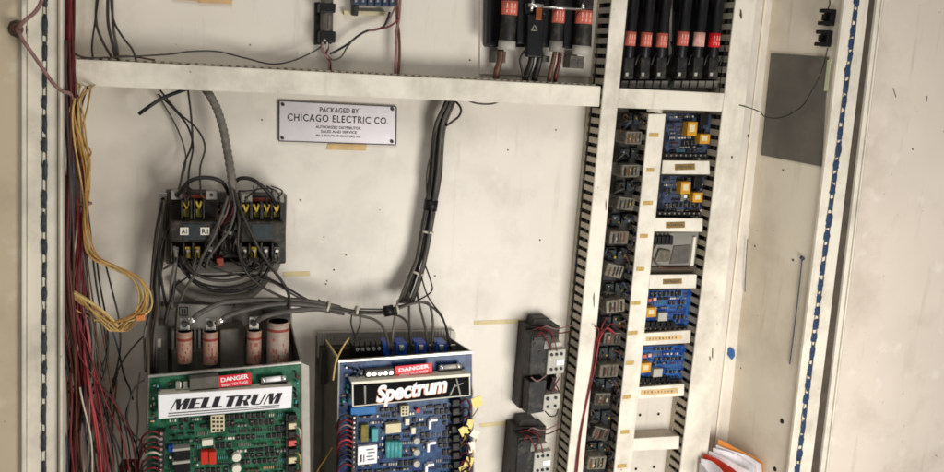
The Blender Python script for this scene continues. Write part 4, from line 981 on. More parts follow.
for u in (393.5, 412, 432, 452.5): MB().use('steel').pbox(u - 3.2, 345, u + 3.2, 355, -.09, -.085).build('lug', bd, .001)
m = MB().use('pcb_blue'); m.slab([(339.5, 363.2), (472.7, 353.8), (475, 560), (335, 560)], YD + .0012, YD + .003); m.build('circuit_board', bd)
m = MB().use('grey_dark'); m.slab([(365.5, 371), (394, 368.5), (394, 378), (365.5, 380)], YD - .012, YD + .001); m.build('terminal_strip', bd, .001)
for k in range(5): MB().use('bright_steel').disc(368.8 + k*5.6, 374.6 - k*.45, YD - .0145, 2, .003, 10).build('screw', bd)
dl = MB().use('danger_red').slab([(395, 366.5), (432, 363), (432.5, 373.5), (395.5, 377.5)], YD - .013, YD - .0115).build('warning_label', bd, .001); WORLD[dl.name] = WORLD[bd.name]
m = MB().use('white'); ptext(m, 'DANGER', 399, 366.3, 429, 370, YD - .0134, .085, bold=.03); ptext(m, 'HIGH VOLTAGE', 400, 372, 428, 374.3, YD - .0134, .085, bold=.01); m.build('lettering', dl)
m = MB().use('charcoal'); m.pbox(438, 366.5, 462, 372, YD - .006, YD + .001, .07); m.build('fuse_base', bd, .001)
m = MB().use('grey_light'); m.cyl(P(442, 367.3, YD - .01), P(458, 366, YD - .01), .0038, 12); m.use('bright_steel'); m.cyl(P(439, 367.5, YD - .01), P(444, 367.2, YD - .01), .0046, 12); m.cyl(P(456, 366.2, YD - .01), P(461, 365.8, YD - .01), .0046, 12); m.build('glass_fuse', bd)
bn = MB().use('banner_black').slab([(353.5, 384), (469, 376.2), (469.5, 395), (353.8, 406)], YB_, YB_ + .003).build('banner', bd, .0006); WORLD[bn.name] = WORLD[bd.name]
m = MB().use('offwhite'); m.slab([(351.5, 382), (470.4, 373.8), (470.6, 376.4), (351.8, 384.6)], YB_ - .004, YB_ + .02); m.slab([(352.2, 384.8), (353.4, 384.7), (353.6, 406.6), (352.5, 406.7)], YB_ - .002, YB_ + .004); m.slab([(469.2, 376.6), (470.1, 376.5), (470.4, 395.4), (469.6, 395.5)], YB_ - .002, YB_ + .004)
m.slab([(353.7, 406), (469.5, 395.1), (469.5, 395.8), (353.7, 406.8)], YB_ - .002, YB_ + .004); m.build('frame', bn)
RS = .083
m = MB().use('orange'); ptext(m, 'Spectrum', 376.5, 380.9, 447.2, 402.8, YB_ - .0004, RS, shear=.22, bold=.055, space=.95); m.build('lettering_shadow', bn)
m = MB().use('white'); ptext(m, 'Spectrum', 377.0, 380.6, 447.6, 402.3, YB_ - .0009, RS, shear=.22, bold=.04, space=.965); m.build('lettering', bn)
m = MB().use('grey'); 
for q in ([(364, 386), (366, 386), (366, 404), (364.6, 404)], [(456, 378.5), (457, 378.5), (461, 394), (459.5, 394.4)], [(455, 386), (463, 382.5), (463.3, 383.4), (455, 387)], [(449, 396), (455, 384), (456, 384.5), (450.6, 396)]): m.slab(q, YB_ - .0008, YB_ - .0002)
m.build('emblem', bn)
MB().use('blue_connector').pbox(351, 407, 376, 415, YD - .01, YD + .001, RM).build('ribbon_connector', bd, .001)
MB().use('ivory').pbox(386, 424, 401, 433, YD - .009, YD + .001, RM).build('paper_label', bd)
wlab = MB().use('white').pbox(358, 446, 377, 464, YD - .007, YD + .001, RM).build('paper_label', bd); WORLD[wlab.name] = WORLD[bd.name]
m = MB().use('ink_soft')
for k, (a, b, c, d) in enumerate(((360, 455, 362, 462), (363.5, 455, 364.5, 462), (366.5, 449, 374, 450), (368, 452, 375, 453), (366.5, 456, 373, 457), (367.5, 459, 374.5, 460))): m.pbox(a, b, c, d, YD - .0076, YD - .0071, RM)
m.build('printing', wlab)
MB().use('olive_brass').pbox(361, 425, 368.5, 442, YD - .008, YD + .001, RM).build('chip', bd, .0006)
MB().use('teal_part').pbox(371.5, 429, 378.5, 442, YD - .01, YD + .001, RM).build('capacitor', bd, .002)
m = MB().use('teal_part')
for k in range(4): m.cyl(P(387.5 + k*4, 457, YD - .006), P(387.7 + k*4, 441, YD - .006), .0042, 12)
m.build('coil', bd)
m = MB().use('ivory'); m.pbox(401, 406, 409, 416, YD - .01, YD + .001, RM); m.use('brown_plate')
for r_ in range(3):
    for c_ in range(2): m.pbox(402.2 + c_*3.4, 407.3 + r_*2.9, 404.2 + c_*3.4, 409 + r_*2.9, YD - .0107, YD - .0101, RM)
m.build('pin_header', bd)
for v in (441.5, 453, 464.5): MB().use('grey_light').disc(417, v, YD - .01, 3.3, .01, 16).build('capacitor', bd, .0006)
for u, v in ((429, 421), (427.5, 444), (425.5, 466)):
    m = MB().use('white'); m.pbox(u, v, u + 2.2, v + 8, YD - .009, YD + .001, RM); m.pbox(u + 2.4, v - 2, u + 8.5, v + .4, YD - .009, YD + .001, RM); m.build('component', bd)
for u, v in ((407.5, 422), (413.5, 431)): MB().use('offwhite').pbox(u - 2, v - 3, u + 2, v + 3, YD - .008, YD + .001, RM).build('component', bd)
MB().use('red_cap').disc(418, 411, YD - .009, 2, .009, 12).build('indicator', bd)
tk = [(363, 411, 26, 9), (393, 428, 16, 10), (367, 455, 20, 19), (365, 433, 9, 18), (375, 435, 8, 14), (393, 449, 17, 18), (405, 411, 9, 11), (417, 453, 7, 32), (433, 422, 12, 12), (431, 446, 12, 12), (429, 467, 12, 12), (407, 422, 5, 7), (413, 431, 5, 7), (418, 411, 5, 5)]
rows(bd, 358, 410, 452, 488, YD + .001, 41, .07, tk, .8)
scatter(bd, 341.5, 366, 364, 380, YD + .001, 10, 42, RM, [], 'krwt', .8)
scatter(bd, 340.5, 381, 351, 412, YD + .001, 9, 43, RM, [], 'krwt', .8)
m = MB().use('charcoal'); m.slab([(352.5, 416), (356.8, 415.7), (355.5, 500), (351, 500)], YD - .014, YD + .001); m.build('terminal_strip', bd, .0006)
for k in range(11):
    v = 418 + k * 4.9
    MB().use('bright_steel').disc(354.4 - k*.1, v, YD - .0155, 1.1, .002, 8).build('screw', bd)
    MB().use(['w_char', 'w_red', 'w_pink', 'w_red', 'w_dred', 'w_bred', 'w_red', 'w_char', 'w_black', 'w_blue', 'w_red'][k]).tube([P(353, v, YD - .016), P(347, v - 3, YD - .026), P(341, v - 1, YD - .022), P(338, v + 5, YD - .008), P(337, v + 16, YD + .004)], .0017, 6).build('wire', bd)
# crowded right edge with dark plugs and tagged wires
random.seed(77)
for k in range(9):
    v = 400 + k * 8.8
    MB().use(random.choice(['black', 'charcoal', 'brown_plate'])).pbox(453 + random.uniform(-1, 1), v, 462 + random.uniform(-1, 2), v + 6.4, YD - .013, YD + .001, RM).build('plug', bd, .001)
    MB().use(random.choice(['w_dred', 'w_black', 'w_brown', 'w_red'])).tube([P(460, v + 3, YD - .013), P(466, v - 1, YD - .026), P(470, v + 5, YD - .02), P(468, v + 16, YD - .012), P(464, v + 26, YD - .006)], .0017, 6).build('wire', bd)
for i, (u, v, w, h, r_, c) in enumerate(((477, 402, 10, 10, .3, 'yellow_tag'), (470, 424, 6, 9, -.2, 'yellow_tag'), (464, 431, 8, 9, .5, 'yellow_tag'), (475, 434, 8, 7, -.5, 'offwhite'), (472, 447, 6, 11, .1, 'offwhite'), (469, 462, 8, 9, -.3, 'yellow_tag'), (463, 470, 6, 8, .4, 'yellow_tag'))):
    MB().use(c).pbox(u - w/2, v - h/2, u + w/2, v + h/2, YD - .028 + i*.002, YD - .0268 + i*.002, r_).build('wire_tag', bd)
    MB().use('w_yellow').tube([P(u - 4, v + 14, YD - .01), P(u + 1, v + 6, YD - .02), P(u, v, YD - .0255 + i*.002)], .0012, 6).build('wire', bd)

# ------------------------------------------------------------------ cables
def cable(name, label, cat, group, matn, r, pts, n=8, ridges=0, sub=6):
    return tag(MB().use(matn).tube([P(*p) for p in pts], r / 1000, n, sub, ridges=ridges).build(name), label, cat, group)
def bundle(name, label, cat, group, mats, r, path, count, spread, yspread, seed, wob=1.0, twist=.35):
    random.seed(seed)
    for k in range(count):
        a = random.uniform(0, 6.28); rad = math.sqrt(random.random())
        ou, oy = math.cos(a) * rad * spread, math.sin(a) * rad * yspread
        ph = random.uniform(0, 6.28); tw = random.uniform(-twist, twist)
        pts = [(u + (math.cos(a + tw * i) * rad * spread) * (s if s else 1) + math.sin(ph + i * 1.3) * wob, v, y + math.sin(a + tw * i) * rad * yspread + math.sin(ph * 2 + i) * yspread * .25) for i, (u, v, y, s) in enumerate(path)]
        cable(name, label, cat, group, mats[k % len(mats)], r * random.uniform(.85, 1.15), pts)
# left red loom
bundle('wire', 'dark red wire in the thick loom beside the yellow wires', 'wire', 'dark red wires of the left loom', ['w_dred', 'w_red', 'w_dred', 'w_dred', 'w_brown'], 2.1,
       [(69, -20, -.165, 1), (69, 30, -.165, 1), (69.5, 75, -.165, 1), (70.5, 105, -.16, .9), (75, 140, -.12, .8), (79, 185, -.11, .8), (80, 235, -.11, .8), (82, 285, -.11, .9), (86, 330, -.11, 1), (82, 380, -.1, 1), (76, 430, -.1, 1.1), (72, 500, -.1, 1.2)], 15, 5.6, .016, 101, 1.2, .5)
bundle('wire', 'bright red wire in the lower part of the red loom', 'wire', 'bright red wires of the left loom', ['w_bred', 'w_red', 'w_bred', 'w_pink'], 1.6,
       [(71, 60, -.15, .5), (72, 110, -.14, .5), (77, 160, -.125, .5), (79, 205, -.115, .6), (79, 250, -.115, .6), (80, 300, -.12, .8), (84, 330, -.125, 1), (88, 365, -.125, 1), (95, 405, -.12, .9), (101, 440, -.12, 1.1), (108, 500, -.12, 1.5)], 13, 6.5, .014, 102, 1.8, .45)
bundle('wire', 'muddy brown wire straggling down behind the bright red loom', 'wire', 'brown wires near the left wall', ['w_brown', 'w_dred', 'w_char'], 1.6,
       [(67, 40, -.175, .3), (67, 120, -.172, .3), (68, 200, -.17, .35), (69, 260, -.165, .5), (70, 310, -.155, 1), (72, 350, -.145, 1), (76, 400, -.11, .8), (74, 440, -.11, 1.2), (77, 500, -.11, 1.6)], 13, 7.5, .018, 103, 3.0, .5)
# yellow wires
bundle('wire', 'yellow wire sweeping from the long duct down to the loop by the green drive', 'wire', 'yellow wires of the left side', ['w_yellow', 'w_lyel', 'w_yellow', 'w_orange', 'w_yellow'], 1.15,
       [(82, 84, -.05, 2.2), (76, 98, -.16, 1), (76, 118, -.175, 1), (81, 145, -.16, .8), (86, 172, -.13, .7), (86, 203, -.13, .35), (86, 235, -.13, .5), (93, 256, -.13, .6), (115, 267, -.12, .7), (135, 277, -.12, .9), (145, 292, -.12, 1.1), (143, 309, -.12, 1.2), (129, 319, -.12, 1.1), (109, 322, -.12, 1.2), (88, 310, -.13, 1.4), (72, 296, -.14, 1.3), (61, 286, -.15, 1)], 10, 8.0, .014, 104, 2.2, .35)
bundle('wire', 'pale yellow wire crossing the red loom behind the gasket flange', 'wire', 'pale wires crossing the red loom', ['w_lyel', 'w_yellow', 'w_orange'], 1.3,
       [(60, 287, -.15, 1), (80, 300, -.14, 1), (93, 310, -.135, 1), (107, 322, -.13, 1), (118, 331, -.12, .8), (128, 322, -.12, 1)], 8, 9, .012, 105, 2.2, .35)
cable('wire', 'single yellow wire falling from the knot at the duct corner', 'wire', None, 'w_yellow', 1.5, [(91, 86, -.06), (88, 105, -.09), (82, 135, -.12), (90, 160, -.125), (88, 190, -.13)])
cable('wire', 'ochre wire hooked over itself below the long duct near the red loom', 'wire', None, 'w_orange', 1.4, [(72, 92, -.13), (80, 112, -.14), (84, 140, -.135), (91, 152, -.13), (86, 160, -.128), (82, 150, -.13)])
cable('wire', 'black wire hanging from the long duct beside the yellow wires', 'wire', None, 'w_black', 1.6, [(88, 86, -.04), (82, 105, -.08), (80, 130, -.1), (83, 165, -.07), (90, 230, -.07), (97, 290, -.08), (107, 345, -.09), (104, 375, -.1), (92, 395, -.11)])
tag(MB().use('orange').pbox(136, 315.5, 145, 321, -.126, -.118, .1).build('wire_connector', None, .001), 'small orange connector where the yellow loop turns', 'connector')
# pink lead from the left door
cable('door_lead', 'dull pink cable from the tan door gland into the red loom', 'cable', None, 'w_pink', 2.6, [(17, 29, -.222), (19, 33, -.235), (24, 42, -.24), (34, 56, -.235), (43, 69, -.232), (53, 83, -.23), (62, 91, -.222), (70, 94, -.185), (74, 104, -.165)])
cable('door_lead', 'dull pink cable rising from the tan door gland to the top edge', 'cable', None, 'w_pink', 2.6, [(45, -14, -.23), (41, 2, -.232), (35, 12, -.235), (26, 19.5, -.24), (20, 26, -.235), (17, 29, -.222)])
g = thing('cable_gland', 'dirty brown cable gland on the tan door', 'cable gland', P(18, 29, YF))
q = P(18, 29, YF - .0045); MB().use('seal_brown').cyl(q, q + Vector((0, -.006, 0)), .012, 8).build('nut', g, .001); MB().use('w_brown').cyl(q + Vector((0, -.0065, 0)), q + Vector((0, -.016, 0)), .008, 12, .006).build('collar', g, .001)

# top left black wires
tl = [('w_char', 2.0, [(98, -15, -.03), (96, 20, -.03), (102, 40, -.04), (112, 58, -.035)], 'charcoal wire curving outward above the long duct near the red loom'),
      ('w_black', 1.5, [(100, -15, -.03), (95, 22, -.03), (92, 45, -.025), (93, 60, -.03)], 'thin black wire hanging nearest the red loom above the duct'),
      ('w_char', 2.4, [(108, -15, -.03), (108, 22, -.03), (113, 45, -.035), (116, 60, -.035)], 'thick charcoal wire in the middle of the group above the duct'),
      ('w_grey', 2.2, [(112, -15, -.03), (113, 25, -.025), (117, 48, -.03), (118, 60, -.03)], 'grey wire straight down above the long duct near the red loom'),
      ('w_char', 1.7, [(110, -15, -.03), (113, 18, -.03), (122, 36, -.04), (132, 49, -.04), (136, 60, -.035)], 'charcoal wire above the long duct bowing farthest from the red loom'),
      ('w_char', 1.3, [(72, 52, -.06), (85, 57.5, -.06), (110, 57.5, -.06), (141, 56, -.055), (172, 54, -.05), (190, 51.5, -.045), (217, 51.5, -.04), (245, 58, -.04), (272, 64, -.04), (295, 60, -.035), (318, 49, -.03), (322, 43, -.03)], 'long thin black wire lying along the top of the duct'),
      ('w_brown', 1.4, [(72, 54, -.06), (95, 59.5, -.05), (125, 56, -.04), (155, 60, -.04)], 'short brown wire along the duct top beside the red loom')]
for mt, r, pts, lb in tl: cable('wire', lb, 'wire', None, mt, r, pts)
# wires near the small capacitor
cable('wire', 'black pair of leads running from the capacitor up to the terminal block', 'wire', None, 'w_black', 2.0, [(330, 54, -.03), (338, 50, -.03), (348, 44, -.025), (358, 36, -.025), (367, 31, -.025), (383, 27, -.03), (390, 12, -.03)])
cable('wire', 'grey lead dipping under the black pair beside the capacitor', 'wire', None, 'w_grey', 1.5, [(328, 56, -.03), (333, 60, -.03), (341, 57, -.03), (346, 49, -.027), (352, 41, -.025)])
cable('wire', 'pink and white lead looping under the capacitor into the duct', 'wire', None, 'w_pink', 2.0, [(323, 40, -.035), (322, 48, -.035), (325, 55, -.035), (329, 60, -.03), (329, 72, -.03)])
cable('wire', 'red lead twisted under the small capacitor', 'wire', None, 'w_dred', 2.0, [(326, 40, -.035), (328, 48, -.035), (326, 55, -.033), (330, 62, -.03), (330.5, 74, -.03)])
cable('wire', 'white loop of lead at the foot of the capacitor', 'wire', None, 'w_white', 1.5, [(322, 44, -.035), (324, 40, -.038), (327, 42, -.037), (327, 49, -.035)])
cable('wire', 'pink lead rising past the terminal block end', 'wire', None, 'w_pink', 2.5, [(401, -15, -.03), (399, 18, -.03), (396.5, 32, -.03), (396, 55, -.03), (395, 78, -.03)])
cable('wire', 'dull brown lead beside the pink one at the terminal block end', 'wire', None, 'w_brown', 2.5, [(397, -15, -.028), (397, 18, -.028), (399, 34, -.028), (399.5, 56, -.028), (398, 78, -.028)])
cable('wire', 'pink lead bent over to the black pair under the terminal block', 'wire', None, 'w_pink', 1.7, [(396, 5, -.03), (391, 16, -.03), (385, 25, -.03), (376, 30, -.028), (368, 30.5, -.027)])
cable('wire', 'red lead crossing under the terminal block', 'wire', None, 'w_red', 1.6, [(399, 18, -.035), (392, 25, -.033), (384, 28, -.031), (376, 29, -.03)])
# wires under the big fuse holder
for mt, r, pts, lb in (('w_brown', 6.0, [(501, 50, -.045), (500, 60, -.04), (497, 70, -.035), (495, 84, -.03)], 'thick dark cable leaving the widest red banded fuse downward'),
                       ('w_black', 6.2, [(532, 56, -.055), (530, 66, -.05), (526, 76, -.04), (524, 88, -.03)], 'black cable under the triangle mark, nearer the dark brown cable'),
                       ('w_black', 6.2, [(540, 56, -.055), (538, 66, -.05), (535, 76, -.04), (534, 88, -.03)], 'black cable under the triangle mark, nearer the dull red cable'),
                       ('w_brown', 4.6, [(555, 52, -.05), (553, 62, -.045), (550, 74, -.04), (548, 88, -.03)], 'brown cable under the middle red fuse'),
                       ('w_dred', 4.2, [(560, 52, -.05), (559, 62, -.045), (556, 74, -.04), (554, 88, -.03)], 'dull red cable under the middle red fuse'),
                       ('w_black', 2.2, [(525, 50, -.05), (520, 60, -.045), (523, 76, -.04), (521, 88, -.03)], 'thin black cable sagging under the fuse holder')):
    cable('cable', lb, 'cable', None, mt, r, pts)

# feeds from the duct to the contactors
CYD = -.05
cc = [('w_black', 1.7, [(158, 94, -.03), (175, 110, -.035), (188, 127, -.04), (193, 147, -.045), (189, 170, -.06), (188, 196, -.075)], 'black wire bowing from the duct to the tagged contactor'),
      ('w_char', 1.6, [(160, 90, -.03), (178, 112, -.035), (197, 129, -.04), (205, 147, -.045), (200, 169, -.06), (201, 197, -.075)], 'charcoal wire with the widest bow above the tagged contactor'),
      ('w_char', 1.7, [(188, 90, -.03), (191, 115, -.035), (192, 143, -.04), (184, 165, -.05), (179, 193, -.07)], 'charcoal wire crossing behind the bows above the tagged contactor'),
      ('w_grey', 1.3, [(160, 98, -.012), (178, 130, -.012), (186, 160, -.02), (178, 190, -.05)], 'thin grey wire close to the panel above the contactors'),
      ('w_black', 3.0, [(190, 88, -.03), (178, 92, -.04), (163, 98, -.05), (150, 106, -.055), (139, 114, -.05)], 'thick black cable with a cut free end under the duct'),
      ('w_black', 3.2, [(177, 196, -.07), (183, 188, -.085), (191, 180.5, -.09), (206, 177.5, -.09), (222, 182, -.085), (230, 196, -.06)], 'thick black cable arched over the tagged contactor'),
      ('w_black', 3.2, [(234, 184, -.08), (240, 178.5, -.085), (252, 179.5, -.09), (264, 188, -.09), (272, 197, -.085), (276, 208, -.07)], 'thick black cable arched over the untagged contactor'),
      ('w_black', 1.2, [(238, 191, -.075), (252, 190.5, -.08), (267, 188, -.085), (278, 193, -.085), (280, 206, -.08)], 'thin black wire looping above the untagged contactor'),
      ('w_char', 2.6, [(234, 190, -.095), (240, 208, -.105), (252, 235, -.108), (262, 254, -.105), (271, 267, -.095), (283, 283, -.08), (289, 296, -.09), (289, 312, -.1)], 'charcoal cable slanting across the untagged contactor towards the largest fuse'),
      ('w_grey', 2.2, [(232, 188, -.095), (235, 208, -.1), (230, 228, -.098), (220, 243, -.1), (210, 256, -.095), (205, 268, -.08)], 'grey cable bent between the two contactors'),
      ('w_pink', 1.3, [(231, 196, -.09), (227, 212, -.09), (222, 222, -.085), (218, 230, -.07)], 'pinkish wire between the contactors'),
      ('w_red', 1.2, [(235, 200, -.09), (231, 215, -.09), (224, 226, -.085), (221, 238, -.06)], 'short red wire between the contactors'),
      ('w_black', 2.0, [(176, 255, -.07), (184, 272, -.07), (203, 284, -.065), (226, 287, -.065), (247, 283, -.065), (258, 276, -.06), (266, 262, -.06)], 'black cable slung in a loop under both contactors'),
      ('w_black', 2.0, [(172, 258, -.06), (181, 268, -.07), (198, 275, -.072), (220, 276, -.07), (240, 274, -.07), (258, 276, -.07), (274, 281, -.07), (292, 291, -.075), (306, 299, -.075), (322, 307, -.07), (336, 309, -.065)], 'black cable running from under the contactors to the blue drive'),
      ('w_char', 1.6, [(205, 262, -.07), (217, 269, -.075), (234, 274, -.075), (256, 278, -.075), (276, 284, -.075), (292, 294, -.08), (308, 302, -.08), (322, 309, -.075), (340, 312, -.07)], 'charcoal wire below the contactors ending in the bundle by the blue drive'),
      ('w_black', 1.5, [(196, 260, -.07), (188, 276, -.06), (177, 284, -.05), (170, 294, -.05)], 'short black wire dropping steeply under the contactors'),
      ('w_black', 3.0, [(182, 264, -.06), (192, 280, -.07), (212, 290, -.07), (236, 291, -.07), (256, 285, -.07), (268, 270, -.065), (274, 256, -.06)], 'lowest and thickest black loop under both contactors'),
      ('w_char', 2.6, [(180, 256, -.075), (190, 270, -.085), (208, 279, -.085), (232, 280, -.08), (252, 272, -.08), (262, 258, -.075)], 'charcoal loop under both contactors just above the thickest one'),
      ('w_grey', 2.4, [(228, 196, -.09), (222, 214, -.095), (214, 236, -.1), (203, 256, -.095), (196, 272, -.085), (186, 288, -.08), (180, 302, -.08)], 'grey cable from the ribbed sleeve across the tagged contactor to the green drive'),
      ('w_char', 2.4, [(236, 196, -.09), (239, 220, -.1), (238, 246, -.1), (244, 268, -.085), (258, 284, -.08), (280, 296, -.08), (304, 304, -.08), (324, 309, -.08), (344, 312, -.075)], 'charcoal cable from the ribbed sleeve down between the contactors to the blue drive'),
      ('w_black', 2.2, [(170, 226, -.06), (162, 244, -.06), (160, 266, -.06), (163, 290, -.065), (168, 312, -.075)], 'black cable curving out beside the tagged contactor to the green drive'),
      ('w_lgrey', 3.0, [(174, 246, -.075), (176, 258, -.08), (173, 275, -.075), (171, 292, -.07), (172, 309, -.07)], 'light grey cable from tagged contactor down to the green drive'),
      ('w_black', 3.0, [(176, 262, -.07), (174, 280, -.072), (173, 294, -.075), (168, 308, -.08), (165, 325, -.085)], 'black cable beside the light grey one near the first fuse')]
random.seed(64)
for k in range(16):
    u0, v0 = random.choice([(186, 252), (197, 253), (210, 252), (176, 254), (253, 252), (265, 253), (276, 253), (244, 252)]); w_ = random.uniform(8, 26) * random.choice([-1, 1])
    MB().use(random.choice(['w_black', 'w_char', 'w_grey', 'w_black'])).tube([P(u0, v0, -.073), P(u0 + random.uniform(-3, 3), v0 + random.uniform(6, 11), -.09), P(u0 + w_ * .5, v0 + random.uniform(10, 17), -.085), P(min(max(u0 + w_, 176), 282), v0 + random.uniform(4, 12), -.06)], random.uniform(.0012, .002), 6).build('wire', ct)
for k in range(12):
    u0, v0 = random.choice([(221, 208), (226, 214), (231, 218), (236, 224), (240, 210), (224, 228)])
    MB().use(random.choice(['w_black', 'w_char', 'w_pink', 'w_grey', 'w_black', 'w_brown'])).tube([P(u0, v0, -.05), P(u0 + random.uniform(-6, 6), v0 + random.uniform(3, 9), -.08), P(u0 + random.uniform(-8, 8), v0 + random.uniform(10, 22), -.085), P(u0 + random.uniform(-5, 5), v0 + random.uniform(22, 34), -.055)], random.uniform(.001, .0017), 6).build('wire', ct)
for k in range(7):
    u0 = random.choice([187, 198, 208, 247, 257, 268, 277]); 
    MB().use(random.choice(['w_black', 'w_char'])).tube([P(u0, 206, -.077), P(u0 + random.uniform(-2, 2), 199, -.088), P(u0 + random.uniform(-8, 8), 191, -.075), P(u0 + random.uniform(-12, 12), 186, -.045)], random.uniform(.0012, .0018), 6).build('wire', ct)
for mt, r, pts, lb in cc: cable('cable', lb, 'cable', None, mt, r, pts)
cd_ = tag(MB().use('conduit').tube([P(*p) for p in [(203, 86, -.03), (209, 94, -.045), (217, 109, -.05), (223, 128, -.055), (227, 149, -.06), (231, 173, -.08), (234, 200, -.088)]], .0068, 12, 8, ridges=.09).build('braided_sleeve'), 'thick grey ribbed sleeve from the duct to the contactors', 'cable sleeve')
bundle('cable', 'grey cable in the group hanging below the contactor bracket', 'cable', 'grey cables left of the contactors', ['w_grey', 'w_char', 'w_lgrey', 'w_char', 'w_pink'], 2.0,
       [(165, 200, -.03, .5), (161, 225, -.04, .8), (157, 255, -.045, 1), (154, 285, -.05, 1), (154, 310, -.06, 1.1), (150, 335, -.07, 1.2), (150, 372, -.08, 1)], 7, 5.5, .01, 106)
# grey power leads from the fuses
for mt, r, pts, lb in (('w_grey', 4.6, [(190, 323, -.11), (196, 316, -.115), (204, 311, -.11), (222, 303, -.1), (247, 300.5, -.09), (270, 300, -.085), (293, 300, -.08), (318, 303, -.075), (340, 308, -.07)], 'grey power lead from the first fuse to the blue drive'),
                       ('w_grey', 4.6, [(218, 323, -.11), (224, 318, -.115), (233, 314, -.11), (254, 308, -.1), (283, 304, -.09), (317, 306, -.08), (342, 311, -.07)], 'grey power lead from the second fuse to the blue drive'),
                       ('w_grey', 4.6, [(257, 321, -.11), (264, 317, -.115), (277, 313.5, -.11), (296, 310.5, -.095), (320, 309, -.08), (344, 313, -.07)], 'grey power lead from the third fuse to the blue drive'),
                       ('w_lgrey', 7.5, [(176, 282, -.02), (184, 291, -.025), (200, 297, -.025), (222, 299, -.025), (246, 296, -.025), (258, 288, -.02), (268, 276, -.015)], 'fat light grey cable slung behind the loops under the contactors')):
    cable('power_cable', lb, 'cable', None, mt, r, pts)
for u, v, du, dv, lb in ((190.5, 322.5, 4, -4, 'first'), (218, 323, 5, -4, 'second')):
    tag(MB().use('bright_steel').tube([P(u - 1.5, v + 1, -.111), P(u + du, v + dv, -.116)], .0050, 10).build('cable_lug'), 'bright crimped lug on the lead of the %s fuse' % lb, 'cable lug')
# leads along the top of the blue drive
bl = [('w_char', 2.0, [(318, 300, -.07), (330, 305, -.07), (357, 311, -.07), (386, 311, -.07), (407, 305, -.07), (422, 302.5, -.07), (432, 307, -.07), (441, 316, -.075), (447, 330, -.085), (450, 345, -.095)], 'charcoal cable along the blue drive top past all blue terminals'),
      ('w_grey', 2.4, [(320, 305, -.075), (340, 309, -.075), (360, 313, -.075), (386, 313, -.075), (400, 308, -.075), (415, 303, -.075), (428, 303, -.078), (432, 315, -.085), (433, 330, -.09), (432, 348, -.095)], 'grey cable along the blue drive top to its third blue terminal'),
      ('w_grey', 2.4, [(318, 308, -.08), (340, 311, -.08), (357, 315, -.08), (375, 320, -.085), (384, 329, -.09), (388, 342, -.1), (389, 350, -.1)], 'grey cable bending down before the first blue terminal'),
      ('w_char', 2.2, [(340, 310, -.07), (362, 312, -.07), (386, 314, -.075), (399, 316, -.08), (408, 324, -.085), (411, 342, -.095), (411, 350, -.095)], 'charcoal cable bending down between the blue terminals'),
      ('w_black', 1.5, [(424, 262, -.03), (431, 282, -.04), (431, 292, -.05), (416, 301, -.06), (399, 306, -.066), (386, 309, -.066), (360, 309, -.066)], 'black wire swinging out of the trunk above the blue drive'),
      ('w_black', 1.5, [(421, 275, -.03), (426, 292, -.045), (432, 303, -.06), (443, 318, -.075), (447, 336, -.09), (451, 350, -.09)], 'black wire dropping from the trunk behind the last blue terminal of the blue drive'),
      ('w_black', 1.4, [(352, 313, -.07), (351, 322, -.085), (353, 331, -.09), (356, 339, -.095)], 'thin black wire loop above the screw strip, nearer the pale wires'),
      ('w_black', 1.4, [(360, 313, -.07), (360, 324, -.085), (357, 333, -.09), (354, 340, -.095)], 'thin black wire loop above the screw strip, nearer the blue terminals'),
      ('w_grey', 2.4, [(409, 292, -.05), (409, 305, -.06), (409.5, 327, -.08), (410, 346, -.092)], 'grey trunk lead straight down to the second blue terminal'),
      ('w_grey', 2.4, [(417, 292, -.05), (420, 308, -.065), (425, 327, -.08), (428, 346, -.092)], 'grey trunk lead slanting to the third blue terminal'),
      ('w_lgrey', 2.2, [(398, 300, -.06), (395, 316, -.075), (393, 332, -.085), (392, 350, -.092)], 'light grey lead down to the gap before the blue terminals'),
      ('w_lyel', 1.3, [(326, 340, -.1), (333, 350, -.13), (337, 356, -.14)], 'short pale wire at the blue drive corner by the screw strip'),
      ('w_lyel', 1.4, [(349, 338, -.11), (343, 347, -.13), (336, 362, -.155), (333, 380, -.15)], 'pale yellow wire crossing the blue drive corner by the screw strip'),
      ('w_yellow', 1.4, [(332, 448, -.13), (326, 458, -.12), (318, 470, -.1), (314, 485, -.09)], 'yellow wire low along the plain side of the blue drive')]
for mt, r, pts, lb in bl: cable('cable', lb, 'cable', None, mt, r, pts)
bundle('cable', 'dark cable inside the tied trunk from the duct to the blue drive', 'cable', 'cables of the trunk above the blue drive', ['w_char', 'w_grey', 'w_char', 'w_black', 'w_grey'], 2.6,
       [(452, 96, -.03, .8), (448, 106, -.035, .9), (440, 125, -.035, 1), (437, 148, -.03, 1), (435, 175, -.03, 1), (431, 204, -.03, .9), (426, 231, -.03, .9), (421, 258, -.03, .9), (414, 280, -.035, 1.3), (406, 303, -.05, 1.4)], 24, 5.6, .012, 107, .4, .12)
cable('cable', 'black cable looped out at the top of the trunk under the duct', 'cable', None, 'w_black', 2.0, [(449, 100, -.035), (456, 102, -.04), (461, 109, -.045), (459, 116, -.045), (453, 121, -.045), (446, 126, -.042)])
cable('cable', 'thin dark cable bowing out beside the trunk tape', 'cable', None, 'w_char', 1.4, [(442, 122, -.035), (433, 148, -.035), (427, 172, -.03), (427, 197, -.03), (428, 215, -.03)])
cable('cable', 'short black lead lying under the duct beyond the trunk loop', 'cable', None, 'w_char', 1.5, [(462, 98, -.03), (475, 103, -.04), (490, 104, -.04), (502, 101, -.03)])
tag(MB().use('black').tube([P(431.5, 200, -.031), P(430, 210, -.031)], .0128, 14).build('tape_wrap'), 'black tape wrapped round the trunk of cables', 'tape')
